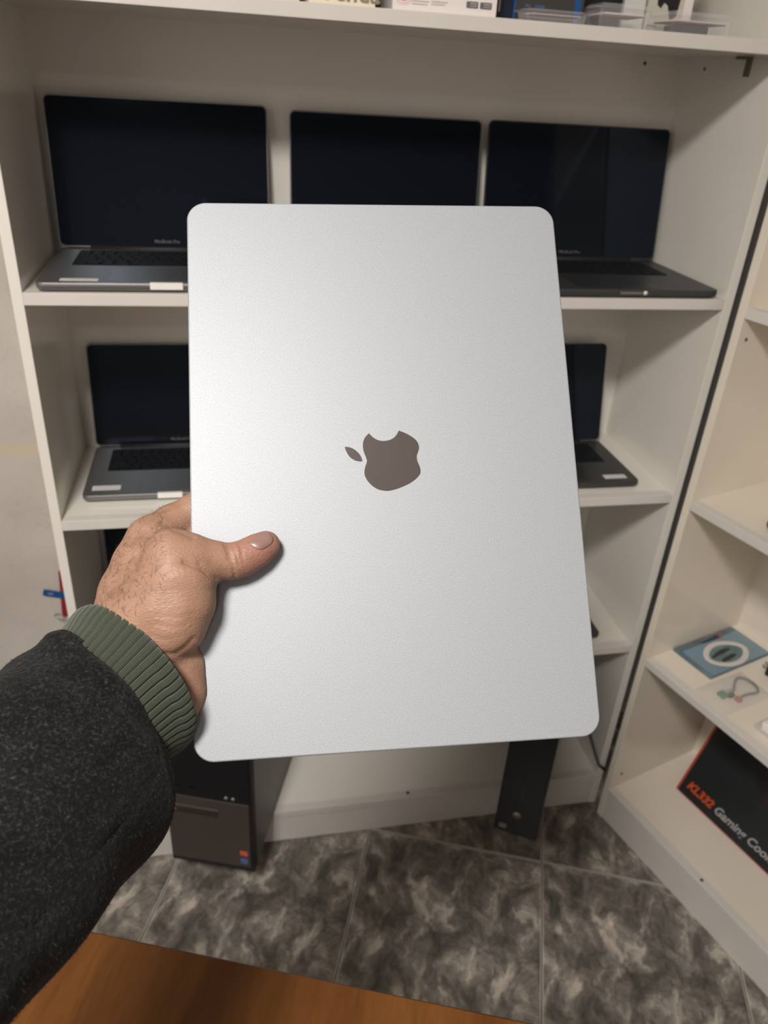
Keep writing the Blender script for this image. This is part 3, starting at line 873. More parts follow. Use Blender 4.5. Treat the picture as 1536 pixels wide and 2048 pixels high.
tube('coil', [(0.024 * math.cos(a) * (1 - a * 0.012), 0.024 * math.sin(a) * (1 - a * 0.012), 0.0012 * a) for a in [k * 0.3 for k in range(42)]], 0.0042, mat('olive_dark_rubber', (0.05, 0.048, 0.035), rough=0.5), d2, 8)
# gaming cooler box leaning on the back of the bottom shelf
COOL = mat('black_box_print', (0.010, 0.012, 0.013), rough=0.32, noise=(9, (0.016, 0.020, 0.022), 0.2))
ORANGE = mat('orange_red_print', (0.52, 0.065, 0.012), rough=0.45)
GREYTXT = mat('grey_print', (0.36, 0.35, 0.35), rough=0.45)
RED_SIDE = mat('red_box_side', (0.40, 0.055, 0.03), rough=0.45)
lean = math.radians(22.3)
kr = b_root('cooler_box', 'black laptop cooler box with red side and orange lettering, leaning back', 'box', 0.0686, 0.135, ZP + 0.026 * math.sin(lean), 0.0)   # rests on its rear lower edge
KB = Matrix.Rotation(-lean, 4, 'X')
def kchild(o):
    o.matrix_local = KB
    return o
KW, KH, KT = 0.40, 0.2972, 0.026
kbx = kchild(box('carton', 0, KW, 0, KT, 0, KH, RED_SIDE, kr, 0.0006))
kf = kchild(box('front_print', 0.0055, KW - 0.001, -0.0005, 0.0008, 0.0014, KH - 0.001, COOL, kr))
t1 = text_mesh('orange_lettering', 'KL332', 0.026, ORANGE, kr, Matrix.Translation((0.018, -0.0008, 0.020)) @ FRONT, shear=0.25, bold=0.0009, spacing=0.95)
kchild(t1)
t2 = text_mesh('grey_lettering', 'Gaming Cooler Pad', 0.0255, GREYTXT, kr, Matrix.Translation((0.0915, -0.0008, 0.020)) @ FRONT, shear=0.2, bold=0.0005, spacing=0.98)
kchild(t2)
pic = [(0.09, 0.20), (0.12, 0.225), (0.20, 0.215), (0.36, 0.19), (0.37, 0.10), (0.30, 0.075), (0.22, 0.085), (0.15, 0.12), (0.11, 0.165)]
pp = poly_prism('pictured_cooler', catmull(pic, 4), 0, 0.0003, mat('dark_picture', (0.006, 0.005, 0.006), rough=0.25, noise=(14, (0.022, 0.014, 0.018), 0.12)), kr)
pp.matrix_local = KB @ Matrix.Translation((0, -0.0005, 0)) @ FRONT
bl = poly_prism('blue_glow_print', catmull([(0.19, 0.19), (0.26, 0.20), (0.34, 0.17), (0.33, 0.125), (0.26, 0.13), (0.21, 0.155)], 4), 0, 0.0003, mat('blue_violet_print', (0.010, 0.010, 0.06), rough=0.3, noise=(16, (0.03, 0.010, 0.07), 0.15)), kr)
bl.matrix_local = KB @ Matrix.Translation((0, -0.0008, 0)) @ FRONT
#PART3

# ------------------------------------------------------------------ the held laptop
RL = np.array([[0.9966488887, 0.0234497904, -0.0783651704],
               [-0.0756690683, 0.6281700737, -0.7743878554],
               [0.0310674220, 0.7777226150, 0.6278394296]])
PL = np.array([0.36215029, -0.67940171, 1.23715570])
HELD = Matrix([[*RL[i], PL[i]] for i in range(3)] + [[0, 0, 0, 1]])
LW, LHT, LTH = 0.2481, 0.3557, 0.0168
def lid_pt(px, py, w=0.0):
    """pixel -> laptop coordinates (u right, v up, w out of the lid) on the plane at height w above the lid"""
    r = RL.T @ ray(px, py)
    c = RL.T @ (CAM - PL)
    return c + r * (w - c[2]) / r[2]
held = empty('silver_laptop')
held.matrix_world = HELD
tag(held, 'closed silver laptop held upright in a hand, dark emblem on its lid', 'laptop')
hl = rr_prism('lid', LW, LHT, 0.0125, [(0.0008, -0.0044), (0, -0.0038), (0, -0.0010), (0.0003, -0.0004), (0.0010, 0.0)], LID, held, seg=14)
for p in hl.data.polygons[:-2]:
    p.use_smooth = True
rr_prism('gap_shade', LW - 0.003, LHT - 0.003, 0.011, [(0, -0.0058), (0, -0.0043)], GAP, held, seg=8)  # black strip standing in for the shade between lid and base
hb = rr_prism('base', LW - 0.0006, LHT - 0.0006, 0.0122, [(0.004, -LTH), (0.0012, -LTH + 0.0015), (0, -LTH + 0.004), (0, -0.0064), (0.0006, -0.0056)], LID_SIDE, held, seg=12)
for sx in (-1, 1):
    for sy in (-1, 1):
        cyl('rubber_foot', (sx * 0.095, sy * 0.145, -LTH - 0.0002), (0, 0, 1), 0.009, 0.0018, BLACK_MATTE, hb, 16)
cyl('hinge', (LW / 2 - 0.0045, 0, -0.0060), (0, 1, 0), 0.0032, LHT * 0.72, GAP, held, 12)
for k, (vy, ln) in enumerate(((0.05, 0.010), (0.072, 0.010), (0.10, 0.016))):
    o = rr_prism('port', ln, 0.004, 0.0019, [(0, 0), (0, 0.0004)], GAP, hb, seg=4)
    o.matrix_local = Matrix.Translation((vy, -LHT / 2 + 0.0002, -0.011)) @ FRONT
ZX = lambda a, b: (660 + a / 6.982, 840 + b / 6.982)
body = [(545, 185), (580, 225), (640, 268), (700, 289), (750, 293), (820, 283), (880, 255), (925, 210), (960, 148), (1060, 187), (1160, 247), (1218, 305), (1243, 380), (1233, 435),
        (1212, 500), (1219, 570), (1248, 640), (1265, 710), (1250, 765), (1190, 832), (1100, 892), (980, 946), (880, 978), (790, 990), (690, 975), (610, 935), (540, 870), (495, 800),
        (480, 735), (490, 660), (515, 580), (500, 520), (470, 440), (458, 370), (465, 300), (495, 235)]
leaf = [(203, 378), (250, 377), (310, 395), (370, 435), (420, 490), (445, 540), (453, 578), (400, 578), (340, 560), (280, 520), (235, 455)]
for nm, pts, cor in (('emblem', body, (0, 8)), ('emblem_leaf', leaf, (0, 6))):
    pr = [lid_pt(*ZX(a, b))[:2] for a, b in catmull(pts, 4, cor)]
    o = poly_prism(nm, [tuple(p) for p in pr], -0.0002, 0.00012, LOGO, hl)
    o['label'] = 'dark mirror finish emblem'

# ------------------------------------------------------------------ the person: left hand, forearm, knitted cuff, coat sleeve
PX = 3.2e-3
def HP(px, py, w):
    return lid_pt(px, py, w * 1e-3)
def chain(*pts):
    """(px, py, w mm, r mm) -> list of round cones"""
    out = []
    for a, b in zip(pts[:-1], pts[1:]):
        out.append((HP(*a[:3]), HP(*b[:3]), a[3] * 1e-3, b[3] * 1e-3))
    return out
GROUPS = [
    # thumb
    (chain((532, 1090, 8.0, 8.6), (512, 1103, 8.8, 9.6), (486, 1117, 10.0, 10.0), (460, 1124, 11.5, 10.1), (425, 1119, 14.5, 10.6), (385, 1112, 17.5, 12.0), (345, 1112, 18.5, 14.5)), 0.003),
    # ball of the thumb
    (chain((345, 1112, 17, 15.5), (352, 1150, 15, 21.5), (328, 1215, 11, 23.5), (296, 1275, 5, 22.5)) +
     chain((376, 1163, 18.5, 16.0), (366, 1205, 15.5, 18.0), (345, 1248, 13, 19.0), (325, 1275, 11, 17.0)), 0.006),
    # heel of the hand
    (chain((298, 1330, -2, 22), (347, 1338, -5, 19.5), (353, 1382, -4, 18.0), (330, 1430, 5, 17)), 0.005),
    # back of the hand and index finger
    (chain((268, 1240, 2, 25), (272, 1190, -6, 21.5), (288, 1130, -12, 18.5), (304, 1082, -18, 15.0)), 0.010),
    (chain((304, 1082, -18, 15.0), (345, 1048, -26, 12.2), (388, 1022, -29.5, 10.8), (450, 995, -29, 10.0), (500, 980, -27.5, 9.0), (545, 972, -25.5, 7.8)), 0.006),
    # other fingers behind the laptop
    (chain((300, 1130, -36, 15), (350, 1095, -34, 12), (405, 1072, -30, 10.8), (475, 1050, -28, 9.6), (530, 1040, -27, 8.8), (575, 1034, -25.2, 7.8)), 0.004),
    (chain((300, 1180, -42, 15), (350, 1155, -36, 12), (405, 1138, -30, 10.4), (470, 1122, -27.5, 9.2), (520, 1114, -26, 8.4), (562, 1110, -24.8, 7.5)), 0.004),
    (chain((300, 1240, -40, 14), (350, 1222, -34, 11), (398, 1212, -28.5, 9.0), (450, 1203, -25.8, 8.0), (492, 1199, -25.0, 7.4), (526, 1197, -24, 6.8)), 0.004),
    # palm
    (chain((300, 1130, -32, 16), (295, 1190, -28, 22), (290, 1260, -22, 24), (285, 1310, -4, 25)), 0.010),
]
# forearm inside the sleeve
FA = [(283, 1302, 0.468, 0.024), (258, 1348, 0.460, 0.025), (222, 1402, 0.452, 0.026), (150, 1500, 0.428, 0.031), (40, 1640, 0.395, 0.036), (-120, 1840, 0.345, 0.040)]
fa_pts = [(RL.T @ (at_depth(a, b, d) - PL), r) for a, b, d, r in FA]
GROUPS.append(([(p[0], q2[0], p[1], q2[1]) for p, q2 in zip(fa_pts[:-1], fa_pts[1:])], 0.010))

def sd_cone(P, a, b, ra, rb):
    ba = b - a
    L2 = ba @ ba
    t = np.clip(((P - a) @ ba) / L2, 0, 1)
    d = P - a - t[:, None] * ba
    return np.sqrt((d * d).sum(1)) - (ra + (rb - ra) * t)
def smin(a, b, k):
    h = np.clip(0.5 + 0.5 * (b - a) / k, 0, 1)
    return b + (a - b) * h - k * h * (1 - h)
def sd_box(P):
    q2 = np.abs(P - np.array([0, 0, -LTH / 2])) - np.array([LW / 2, LHT / 2, LTH / 2])
    return np.sqrt((np.maximum(q2, 0) ** 2).sum(1)) + np.minimum(q2.max(1), 0)
def hand_sdf(P):
    D = None
    for prims, k in GROUPS:
        g = None
        for (a, b, ra, rb) in prims:
            d = sd_cone(P, a, b, ra, rb)
            g = d if g is None else smin(g, d, 0.004)
        D = g if D is None else smin(D, g, k)
    return np.maximum(D, -(sd_box(P) - 0.0001))

def surface_nets(sdf, lo, hi, h):
    n = np.ceil((hi - lo) / h).astype(int) + 1
    ax = [lo[i] + h * np.arange(n[i]) for i in range(3)]
    V = np.empty(n, dtype=np.float32)
    yy, zz = np.meshgrid(ax[1], ax[2], indexing='ij')
    yz = np.stack([yy.ravel(), zz.ravel()], 1)
    for i, x in enumerate(ax[0]):
        P = np.empty((len(yz), 3)); P[:, 0] = x; P[:, 1:] = yz
        V[i] = sdf(P).reshape(n[1], n[2])
    S = V < 0
    nc = n - 1
    cnt = np.zeros(nc, dtype=np.float32)
    acc = np.zeros((*nc, 3), dtype=np.float32)
    offs = [(i, j, k) for i in (0, 1) for j in (0, 1) for k in (0, 1)]
    sl = lambda o: tuple(slice(o[d], o[d] + nc[d]) for d in range(3))
    for a in offs:
        for d in range(3):
            if a[d]:
                continue
            b = list(a); b[d] = 1
            va, vb = V[sl(a)], V[sl(b)]
            cr = (va < 0) != (vb < 0)
            t = np.where(cr, va / np.where(cr, va - vb, 1), 0)
            for e in range(3):
                pos = a[e] + (t if e == d else 0)
                acc[..., e] += np.where(cr, pos, 0)
            cnt += cr
    act = cnt > 0
    idx = -np.ones(nc, dtype=np.int64)
    idx[act] = np.arange(act.sum())
    cell = np.argwhere(act)
    verts = lo + h * (cell + acc[act] / cnt[act][:, None])
    faces = []
    for d in range(3):
        e, f = [(1, 2), (2, 0), (0, 1)][d]
        sA = [slice(None)] * 3; sB = [slice(None)] * 3
        sA[d] = slice(0, n[d] - 1); sB[d] = slice(1, n[d])
        cr = S[tuple(sA)] != S[tuple(sB)]
        q3 = np.argwhere(cr)
        q3 = q3[(q3[:, e] > 0) & (q3[:, f] > 0) & (q3[:, e] < nc[e]) & (q3[:, f] < nc[f])]
        s1 = S[tuple(q3.T)]
        def g(de, df):
            c = q3.copy(); c[:, e] -= de; c[:, f] -= df
            return idx[tuple(c.T)]
        quad = np.stack([g(1, 1), g(0, 1), g(0, 0), g(1, 0)], 1)
        quad[~s1] = quad[~s1][:, ::-1]
        faces.append(quad)
    return verts, np.concatenate(faces)

allp = np.array([p for prims, _ in GROUPS for (a, b, ra, rb) in prims for p in (a, b)])
lo_, hi_ = allp.min(0) - 0.045, allp.max(0) + 0.045
hand_lo = np.array([HP(150, 1400, 0)[0] - 0.02, HP(300, 1500, 0)[1] - 0.02, -0.075])
hand_hi = np.array([HP(600, 1000, 0)[0], HP(400, 930, 0)[1], 0.075])
hv, hf = surface_nets(hand_sdf, hand_lo, hand_hi, 0.0010)

def project(U):
    Wd = U @ RL.T + PL - CAM
    z = Wd @ R_FWD
    return np.stack([768 + FPX * (Wd @ R_RIGHT) / z, 1024 - FPX * (Wd @ R_UP) / z], 1)
def normals(v, f):
    a = v[f[:, 0]]; b = v[f[:, 1]]; c = v[f[:, 2]]; d = v[f[:, 3]]
    fn = np.cross(c - a, d - b)
    n = np.zeros_like(v)
    for k in range(4):
        np.add.at(n, f[:, k], fn)
    return n / (np.linalg.norm(n, axis=1)[:, None] + 1e-12)
def laplace(v, f, it, lam=0.5, mask=None):
    for _ in range(it):
        s = np.zeros_like(v); c = np.zeros(len(v))
        for k in range(4):
            i, j = f[:, k], f[:, (k + 1) % 4]
            np.add.at(s, i, v[j]); np.add.at(s, j, v[i])
            np.add.at(c, i, 1); np.add.at(c, j, 1)
        m = s / np.maximum(c, 1)[:, None]
        v = v + lam * (m - v)
    return v
hv = laplace(hv.astype(float), hf, 3)
# creases of the skin, pressed in along the normals
def seg_dist(p, pl):
    best = np.full(len(p), 1e9)
    for a, b in zip(pl[:-1], pl[1:]):
        a = np.array(a, float); b = np.array(b, float)
        ba = b - a
        t = np.clip(((p - a) @ ba) / (ba @ ba), 0, 1)
        d = np.linalg.norm(p - a - t[:, None] * ba, axis=1)
        best = np.minimum(best, d)
    return best
CREASES = [
    ([(456, 1090), (463, 1112), (468, 1135), (469, 1163)], 0.9, 3.5),
    ([(464, 1091), (473, 1112), (477, 1132)], 0.7, 3.0),
    ([(449, 1088), (455, 1105), (459, 1122)], 0.6, 3.0),
    ([(480, 1092), (484, 1108), (484, 1118)], 0.35, 3.0),
    ([(368, 1124), (392, 1133), (410, 1142), (433, 1158)], 1.3, 4.5),
    ([(398, 1126), (408, 1140), (416, 1146)], 0.6, 3.5),
    ([(300, 1296), (325, 1309), (350, 1309), (368, 1298), (388, 1278)], 0.9, 6.0),
    ([(322, 1046), (345, 1056), (368, 1066), (386, 1074)], 0.9, 5.0),
    ([(315, 1248), (345, 1256), (372, 1250)], 0.25, 4.0),
    ([(300, 1270), (330, 1280), (362, 1272)], 0.28, 4.0),
    ([(310, 1228), (350, 1236), (390, 1226)], 0.2, 4.0),
]
nrm = normals(hv, hf)
pr = project(hv)
view = -(RL.T @ R_FWD)
facing = np.clip((nrm @ view) * 1.6 + 0.3, 0, 1)
for pl, dep, wid in CREASES:
    d = seg_dist(pr, pl)
    hv = hv - nrm * (dep * 1e-3 * np.exp(-(d / wid) ** 2) * facing)[:, None]
# knuckle swell between the thumb creases
d = seg_dist(pr, [(470, 1095), (474, 1130)])
hv = hv + nrm * (0.0005 * np.exp(-(d / 9) ** 2) * facing)[:, None]

def make_skin():
    m, nt, b, L = base('skin', 0.5)
    b.inputs['Subsurface Weight'].default_value = 0.12
    b.inputs['Subsurface Radius'].default_value = (0.006, 0.002, 0.001)
    b.inputs['Subsurface Scale'].default_value = 1.0
    b.inputs['Specular IOR Level'].default_value = 0.36
    tc = node(nt, 'ShaderNodeTexCoord')
    n = node(nt, 'ShaderNodeTexNoise', Scale=70.0, Detail=4.0)
    L(tc.outputs['Object'], n.inputs['Vector'])
    r = ramp(nt, [(0.3, (0.250, 0.138, 0.091)), (0.55, (0.285, 0.164, 0.110)), (0.75, (0.305, 0.160, 0.113))])
    L(n.outputs['Fac'], r.inputs['Fac'])
    # redder flesh towards the thumb tip
    tip = HP(522, 1110, 8)
    vs = node(nt, 'ShaderNodeVectorMath', operation='DISTANCE')
    L(tc.outputs['Object'], vs.inputs[0])
    vs.inputs[1].default_value = tuple(tip)
    mr = node(nt, 'ShaderNodeMapRange')
    mr.inputs['From Min'].default_value = 0.026
    mr.inputs['From Max'].default_value = 0.006
    mr.inputs['To Max'].default_value = 0.75
    L(vs.outputs['Value'], mr.inputs['Value'])
    mix = node(nt, 'ShaderNodeMix', data_type='RGBA')
    L(mr.outputs[0], mix.inputs[0])
    L(r.outputs['Color'], mix.inputs[6])
    mix.inputs[7].default_value = (0.27, 0.115, 0.092, 1)
    L(mix.outputs[2], b.inputs['Base Color'])
    vo = node(nt, 'ShaderNodeTexVoronoi', Scale=520.0)
    vo.feature = 'DISTANCE_TO_EDGE'
    mp = node(nt, 'ShaderNodeMapping')
    mp.inputs['Scale'].default_value = (0.55, 1.2, 1.0)
    L(tc.outputs['Object'], mp.inputs['Vector'])
    L(mp.outputs['Vector'], vo.inputs['Vector'])
    bp = node(nt, 'ShaderNodeBump', Strength=0.45, Distance=0.0008)
    L(vo.outputs['Distance'], bp.inputs['Height'])
    n3 = node(nt, 'ShaderNodeTexNoise', Scale=160.0, Detail=3.0)
    L(mp.outputs['Vector'], n3.inputs['Vector'])
    bp2 = node(nt, 'ShaderNodeBump', Strength=0.35, Distance=0.0012)
    L(n3.outputs['Fac'], bp2.inputs['Height'])
    L(bp.outputs['Normal'], bp2.inputs['Normal'])
    L(bp2.outputs['Normal'], b.inputs['Normal'])
    return m
SKIN = make_skin()
person = mesh_obj('person', hv, [tuple(int(i) for i in q2) for q2 in hf], SKIN, smooth=True)
person.matrix_world = HELD
tag(person, "person's left hand gripping the silver laptop, dark wool sleeve with green knit cuff", 'person')

# thumb nail, laid on the surface
def march(px, py):
    o = RL.T @ (CAM - PL); d = RL.T @ ray(px, py)
    d = d / np.linalg.norm(d)
    t = 0.25
    for _ in range(200):
        s = hand_sdf((o + d * t)[None])[0]
        if s < 2e-5:
            break
        t += s * 0.8
    return o + d * t
def grad(p, e=8e-4):
    g = np.array([hand_sdf((p + e * np.eye(3)[i])[None])[0] - hand_sdf((p - e * np.eye(3)[i])[None])[0] for i in range(3)])
    return g / np.linalg.norm(g)
nail_px = catmull([(497, 1086), (508, 1078), (525, 1069), (537, 1065.5), (543, 1070), (546, 1079), (543, 1087), (535, 1093.5), (526, 1098), (517, 1099.5), (509, 1096), (502, 1091)], 2)
ncx, ncy = np.mean([p[0] for p in nail_px]), np.mean([p[1] for p in nail_px])
nvv, nff = [], []
N = len(nail_px)
prof = [(1.04, -0.0006), (1.0, 0.0003), (0.9, 0.0006), (0.65, 0.0008), (0.35, 0.0009)]
for s, off in prof:
    for (a, b) in nail_px:
        p = march(ncx + (a - ncx) * s, ncy + (b - ncy) * s)
        nvv.append(p + grad(p) * off)
pc = march(ncx, ncy)
nvv.append(pc + grad(pc) * 0.0009)
for k in range(len(prof) - 1):
    for i in range(N):
        nff.append((k * N + i, k * N + (i + 1) % N, (k + 1) * N + (i + 1) % N, (k + 1) * N + i))
for i in range(N):
    nff.append(((len(prof) - 1) * N + i, (len(prof) - 1) * N + (i + 1) % N, len(nvv) - 1))
NAIL = mat('thumb_nail', (0.20, 0.115, 0.098), rough=0.34, noise=(90, (0.25, 0.15, 0.13), 0.2))
nl_ = fix(mesh_obj('thumbnail', nvv, nff, NAIL, person, smooth=True))
nl_['label'] = 'pale thumbnail'

# ring-built sleeves: every station is (upper outline pixel, lower outline pixel, depth)
def stations_to_rings(st):
    c3 = [at_depth((u[0] + l[0]) / 2, (u[1] + l[1]) / 2, d) for u, l, d in st]
    rings = []
    for i, (u, l, d) in enumerate(st):
        ctr = c3[i]
        e1 = at_depth(*l, d) - at_depth(*u, d)
        rad = np.linalg.norm(e1) / 2
        e1 = e1 / np.linalg.norm(e1)
        ax = c3[min(i + (2 if i < 2 else 1), len(st) - 1)] - c3[max(i - 1, 0)]
        ax = ax - (ax @ e1) * e1
        ax = ax / np.linalg.norm(ax)
        e2 = np.cross(ax, e1)
        if e2 @ R_FWD > 0:
            e2 = -e2            # e2 points at the viewer
        rings.append((ctr, e1, e2, rad, ax))
    return rings
def interp_rings(rings, ts):
    n = len(rings)
    arr = [np.array([r[k] for r in rings]) for k in range(5)]
    out = []
    for t in ts:
        x = t * (n - 1)
        i = min(int(x), n - 2); f = x - i
        i0, i3 = max(i - 1, 0), min(i + 2, n - 1)
        def cm(a):
            p0, p1, p2, p3 = a[i0], a[i], a[i + 1], a[i3]
            return 0.5 * (2 * p1 + (p2 - p0) * f + (2 * p0 - 5 * p1 + 4 * p2 - p3) * f * f + (-p0 + 3 * p1 - 3 * p2 + p3) * f ** 3)
        out.append(tuple(cm(a) for a in arr))
    return out
def loft(name, rows, nseg, radial, material, parent, uvlen, flat=0.82, sq=1.0):
    """rows: list of (ring, extra radius, v); radial(theta, v) -> extra radius; rings are superellipses walked at equal steps"""
    tt = np.linspace(0, 2 * math.pi, 2001)
    ux = np.sign(np.cos(tt)) * np.abs(np.cos(tt)) ** sq
    uy = np.sign(np.sin(tt)) * np.abs(np.sin(tt)) ** sq * flat
    ln = np.concatenate([[0], np.cumsum(np.hypot(np.diff(ux), np.diff(uy)))])
    want = np.arange(nseg) / nseg * ln[-1]
    ux, uy = np.interp(want, ln, ux), np.interp(want, ln, uy)
    verts, faces = [], []
    for (c, e1, e2, rad, ax), ex, v in rows:
        for k in range(nseg):
            th = 2 * math.pi * k / nseg
            r = rad + ex + radial(th, v)
            verts.append(RL.T @ (c + e1 * ux[k] * r + e2 * uy[k] * r - PL))
    m = len(rows)
    for i in range(m - 1):
        for k in range(nseg):
            faces.append((i * nseg + k, i * nseg + (k + 1) % nseg, (i + 1) * nseg + (k + 1) % nseg, (i + 1) * nseg + k))
    o = fix(mesh_obj(name, verts, faces, material, parent, smooth=True))
    uv = o.data.uv_layers.new(name='UVMap')
    for poly_ in o.data.polygons:
        ks = [o.data.loops[li].vertex_index for li in poly_.loop_indices]
        cols = [k % nseg for k in ks]
        wrap = max(cols) - min(cols) > nseg / 2
        for li, vi in zip(poly_.loop_indices, ks):
            c = vi % nseg
            if wrap and c < nseg / 2:
                c += nseg
            uv.data[li].uv = (c / nseg, rows[vi // nseg][2] * uvlen)
    return o

# knitted cuff
NR = 58
cuff_st = [((158, 1224), (376, 1480), 0.4572), ((136, 1250), (354, 1500), 0.4510), ((118, 1280), (332, 1512), 0.4430), ((100, 1312), (302, 1530), 0.4350), ((75, 1350), (264, 1556), 0.4275)]
cr = stations_to_rings(cuff_st)
def rib(th, v):
    x = (th / (2 * math.pi) * NR) % 1.0
    g = min(x, 1 - x)                     # distance to the groove
    return 0.0021 * min(1.0, 0.12 + v * 8) * (1 - math.exp(-(g / 0.085) ** 2)) + 0.0008 * math.sin(5 * th + 3 * v) * v
rows = []
for t, ex in [(0.16, -0.0058), (0.06, -0.0050), (0.01, -0.0036), (0.0, -0.0022), (0.015, -0.0008), (0.05, 0.0)]:
    rows.append((interp_rings(cr, [t])[0], ex, t))
for t in np.linspace(0.1, 1.0, 20):
    rows.append((interp_rings(cr, [t])[0], 0.0, float(t)))
def make_knit():
    m, nt, b, L = base('green_rib_knit', 0.9)
    b.inputs['Sheen Weight'].default_value = 0.25
    b.inputs['Specular IOR Level'].default_value = 0.15
    uvn = node(nt, 'ShaderNodeUVMap')
    sep = node(nt, 'ShaderNodeSeparateXYZ')
    L(uvn.outputs[0], sep.inputs[0])
    def M(op, a, b2=None):
        n = node(nt, 'ShaderNodeMath', operation=op)
        for i, v in enumerate((a, b2)):
            if v is None:
                continue
            if isinstance(v, (int, float)):
                n.inputs[i].default_value = v
            else:
                L(v, n.inputs[i])
        return n.outputs[0]
    su = M('MULTIPLY', sep.outputs[0], NR * 4.0)        # stitches across
    sv = M('MULTIPLY', sep.outputs[1], 62.0)            # stitches along
    zig = M('PINGPONG', su, 0.5)
    fr = M('FRACT', M('ADD', sv, M('MULTIPLY', zig, 1.2)))
    st = M('SINE', M('MULTIPLY', fr, 3.14159))
    col = M('SINE', M('MULTIPLY', M('FRACT', su), 3.14159))
    h = M('MULTIPLY', st, M('ADD', M('MULTIPLY', col, 0.6), 0.4))
    r = ramp(nt, [(0.0, (0.011, 0.014, 0.0085)), (0.5, (0.034, 0.042, 0.027)), (1.0, (0.072, 0.084, 0.056))])
    L(h, r.inputs['Fac'])
    L(r.outputs['Color'], b.inputs['Base Color'])
    bp = node(nt, 'ShaderNodeBump', Strength=0.5, Distance=0.0006)
    L(h, bp.inputs['Height'])
    L(bp.outputs['Normal'], b.inputs['Normal'])
    return m
cuff = loft('knit_cuff', rows, NR * 10, rib, make_knit(), person, 1.0, flat=0.84, sq=0.92)
cuff['label'] = 'olive green rib knit cuff'

# coat sleeve
coat_st = [((106, 1268), (326, 1546), 0.4425), ((88, 1280), (336, 1582), 0.4390), ((56, 1298), (338, 1620), 0.4335), ((4, 1341), (320, 1676), 0.4225), ((-110, 1435), (243, 1778), 0.392),
           ((-255, 1560), (150, 1902), 0.360), ((-420, 1705), (45, 2045), 0.325), ((-640, 1900), (-95, 2235), 0.285), ((-900, 2150), (-280, 2480), 0.242)]
tr = stations_to_rings(coat_st)
def fold(th, v):
    a = 0.0020 * math.sin(3 * th + 7 * v) * (0.3 + v) + 0.0012 * math.sin(5 * th - 11 * v + 1.0)
    a += 0.0016 * math.sin(22 * v + 2 * math.sin(th * 2)) * (1 - math.exp(-v * 9))
    # lengthwise seam on the side of the sleeve facing the viewer
    s = (th - 1.02 + 0.35 * v)
    a -= 0.0016 * math.exp(-(s / 0.022) ** 2) * (1 - math.exp(-(v * 7) ** 2))
    return a
rows = []
for t, ex in [(0.17, -0.0062), (0.06, -0.0058), (0.02, -0.0046), (0.002, -0.0026), (0.0, -0.0012), (0.012, 0.0)]:
    rows.append((interp_rings(tr, [t])[0], ex, t))
for t in np.linspace(0.025, 1.0, 70):
    rows.append((interp_rings(tr, [t])[0], 0.0, float(t)))
c_, e1_, e2_, r_, a_ = rows[-1][0]
for ex in (0.25, 0.55, 0.9):
    rows.append(((c_ + a_ * 0.012 * ex, e1_, e2_, r_ * (1 - ex), a_), 0.0, 1.0))
def make_wool():
    m, nt, b, L = base('charcoal_wool', 0.95)
    b.inputs['Sheen Weight'].default_value = 0.05
    b.inputs['Sheen Roughness'].default_value = 0.5
    b.inputs['Specular IOR Level'].default_value = 0.1
    tc = node(nt, 'ShaderNodeTexCoord')
    n = node(nt, 'ShaderNodeTexNoise', Scale=520.0, Detail=4.0, Roughness=0.7)
    L(tc.outputs['Object'], n.inputs['Vector'])
    r = ramp(nt, [(0.30, (0.0035, 0.0035, 0.004)), (0.52, (0.0075, 0.0073, 0.0077)), (0.66, (0.026, 0.0255, 0.0245)), (0.80, (0.11, 0.11, 0.10))])
    L(n.outputs['Fac'], r.inputs['Fac'])
    n2 = node(nt, 'ShaderNodeTexNoise', Scale=60.0, Detail=3.0)
    L(tc.outputs['Object'], n2.inputs['Vector'])
    r2 = ramp(nt, [(0.35, (0.7, 0.7, 0.72)), (0.65, (1.25, 1.25, 1.22))])
    L(n2.outputs['Fac'], r2.inputs['Fac'])
    mul = node(nt, 'ShaderNodeMix', data_type='RGBA', blend_type='MULTIPLY')
    mul.inputs[0].default_value = 1.0
    L(r.outputs['Color'], mul.inputs[6])
    L(r2.outputs['Color'], mul.inputs[7])
    L(mul.outputs[2], b.inputs['Base Color'])
    n3 = node(nt, 'ShaderNodeTexNoise', Scale=260.0, Detail=4.0)
    L(tc.outputs['Object'], n3.inputs['Vector'])
    bp = node(nt, 'ShaderNodeBump', Strength=0.7, Distance=0.0016)
    L(n3.outputs['Fac'], bp.inputs['Height'])
    L(bp.outputs['Normal'], b.inputs['Normal'])
    return m
WOOL = make_wool()
coat = loft('coat_sleeve', rows, 120, fold, WOOL, person, 6.0, flat=0.78)
coat['label'] = 'charcoal wool coat sleeve'
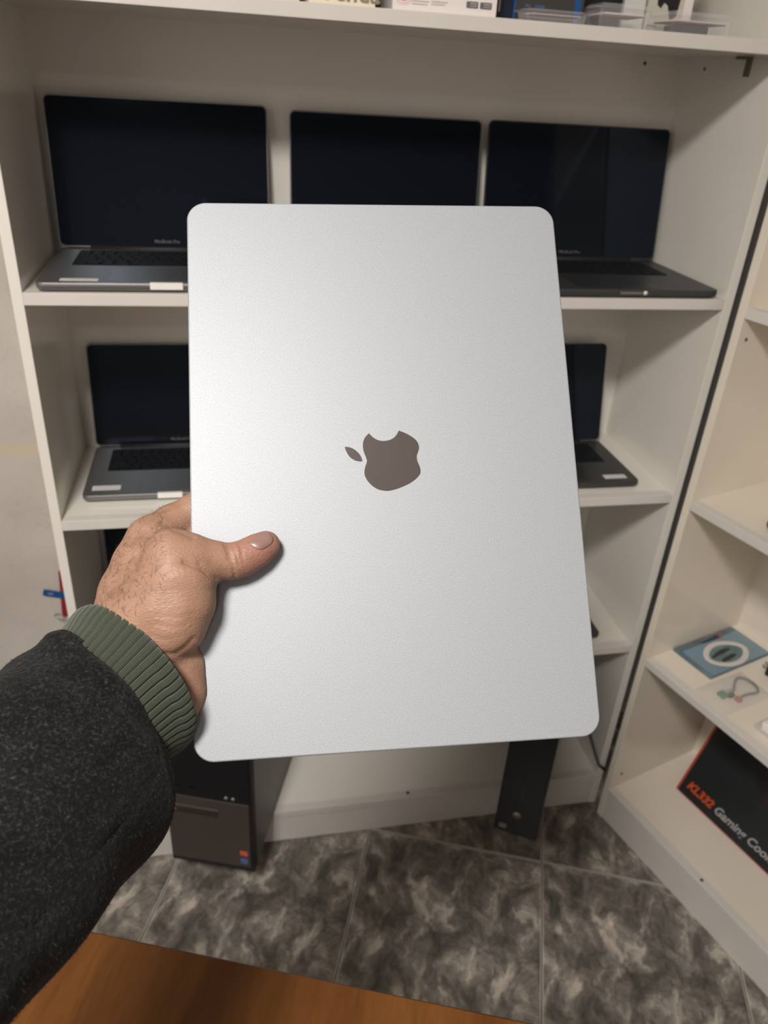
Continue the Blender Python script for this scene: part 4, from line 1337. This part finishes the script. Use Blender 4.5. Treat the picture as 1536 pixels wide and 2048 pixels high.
# wool fuzz standing off the sleeve
me = coat.data
polys = [p for p in me.polygons if p.area > 1e-9 and rows[min(p.vertices) // 120][2] < 0.85]
wts = np.array([p.area for p in polys]); wts = wts / wts.sum()
pick = RNG.choice(len(polys), 9000, p=wts)
fv, ffc = [], []
for pi in pick:
    p = polys[pi]
    vs = [np.array(me.vertices[i].co) for i in p.vertices]
    a, b = RNG.rand(2)
    o = vs[0] * (1 - a) * (1 - b) + vs[1] * a * (1 - b) + vs[2 % len(vs)] * a * b + vs[-1] * (1 - a) * b
    nm = np.array(p.normal)
    t = RNG.randn(3); t -= (t @ nm) * nm; t /= np.linalg.norm(t)
    s = np.cross(nm, t)
    ln = 0.0009 + 0.0013 * RNG.rand()
    lift = 0.25 + 0.6 * RNG.rand()
    tip_ = o + (t + nm * lift) * ln
    k = len(fv)
    wv = 0.00010
    fv += [o - s * wv, o + s * wv, o + (t * 0.6 + nm * lift * 0.8) * ln * 0.6 + s * wv, tip_]
    ffc += [(k, k + 1, k + 2), (k, k + 2, k + 3)]
fz = mesh_obj('wool_fuzz', fv, ffc, mat('wool_fibre', (0.026, 0.026, 0.025), rough=0.9, noise=(300, (0.012, 0.012, 0.012), 0.2)), coat)
fz['kind'] = 'stuff'

# fine dark hairs on the back of the hand
hv_p = project(hv)
nrm = normals(hv, hf)
cand = np.where(((nrm @ view) > 0.05) & (hv_p[:, 0] < 330) & (hv_p[:, 1] > 1000) & (hv_p[:, 1] < 1240) &
                ((hv_p[:, 0] - 190) * 0.75 + (hv_p[:, 1] - 1215) * 0.66 < 75))[0]
hrv, hrf = [], []
gdir = lid_pt(300, 1040) - lid_pt(230, 1180)
gdir = gdir / np.linalg.norm(gdir)
for vi in RNG.choice(cand, 520):
    p = hv[vi] + RNG.randn(3) * 3e-4
    nv = nrm[vi]
    t = gdir + 0.9 * RNG.randn(3); t -= (t @ nv) * nv; t /= np.linalg.norm(t)
    s = np.cross(nv, t)
    ln = 0.003 + 0.005 * RNG.rand()
    bend = 0.5 * RNG.randn()
    k = len(hrv)
    wv = 0.00007
    for j in range(4):
        f = j / 3
        c = p + t * ln * f + nv * (0.0012 * math.sin(f * 2.6)) + s * bend * ln * 0.4 * f * f
        for e in (nv, s):
            pass
        hrv += [c - s * wv * (1 - 0.7 * f), c + s * wv * (1 - 0.7 * f)]
    for j in range(3):
        a = k + 2 * j
        hrf.append((a, a + 1, a + 3, a + 2))
hr = mesh_obj('hand_hair', hrv, hrf, mat('dark_body_hair', (0.03, 0.018, 0.012), rough=0.6), person)
hr['kind'] = 'stuff'
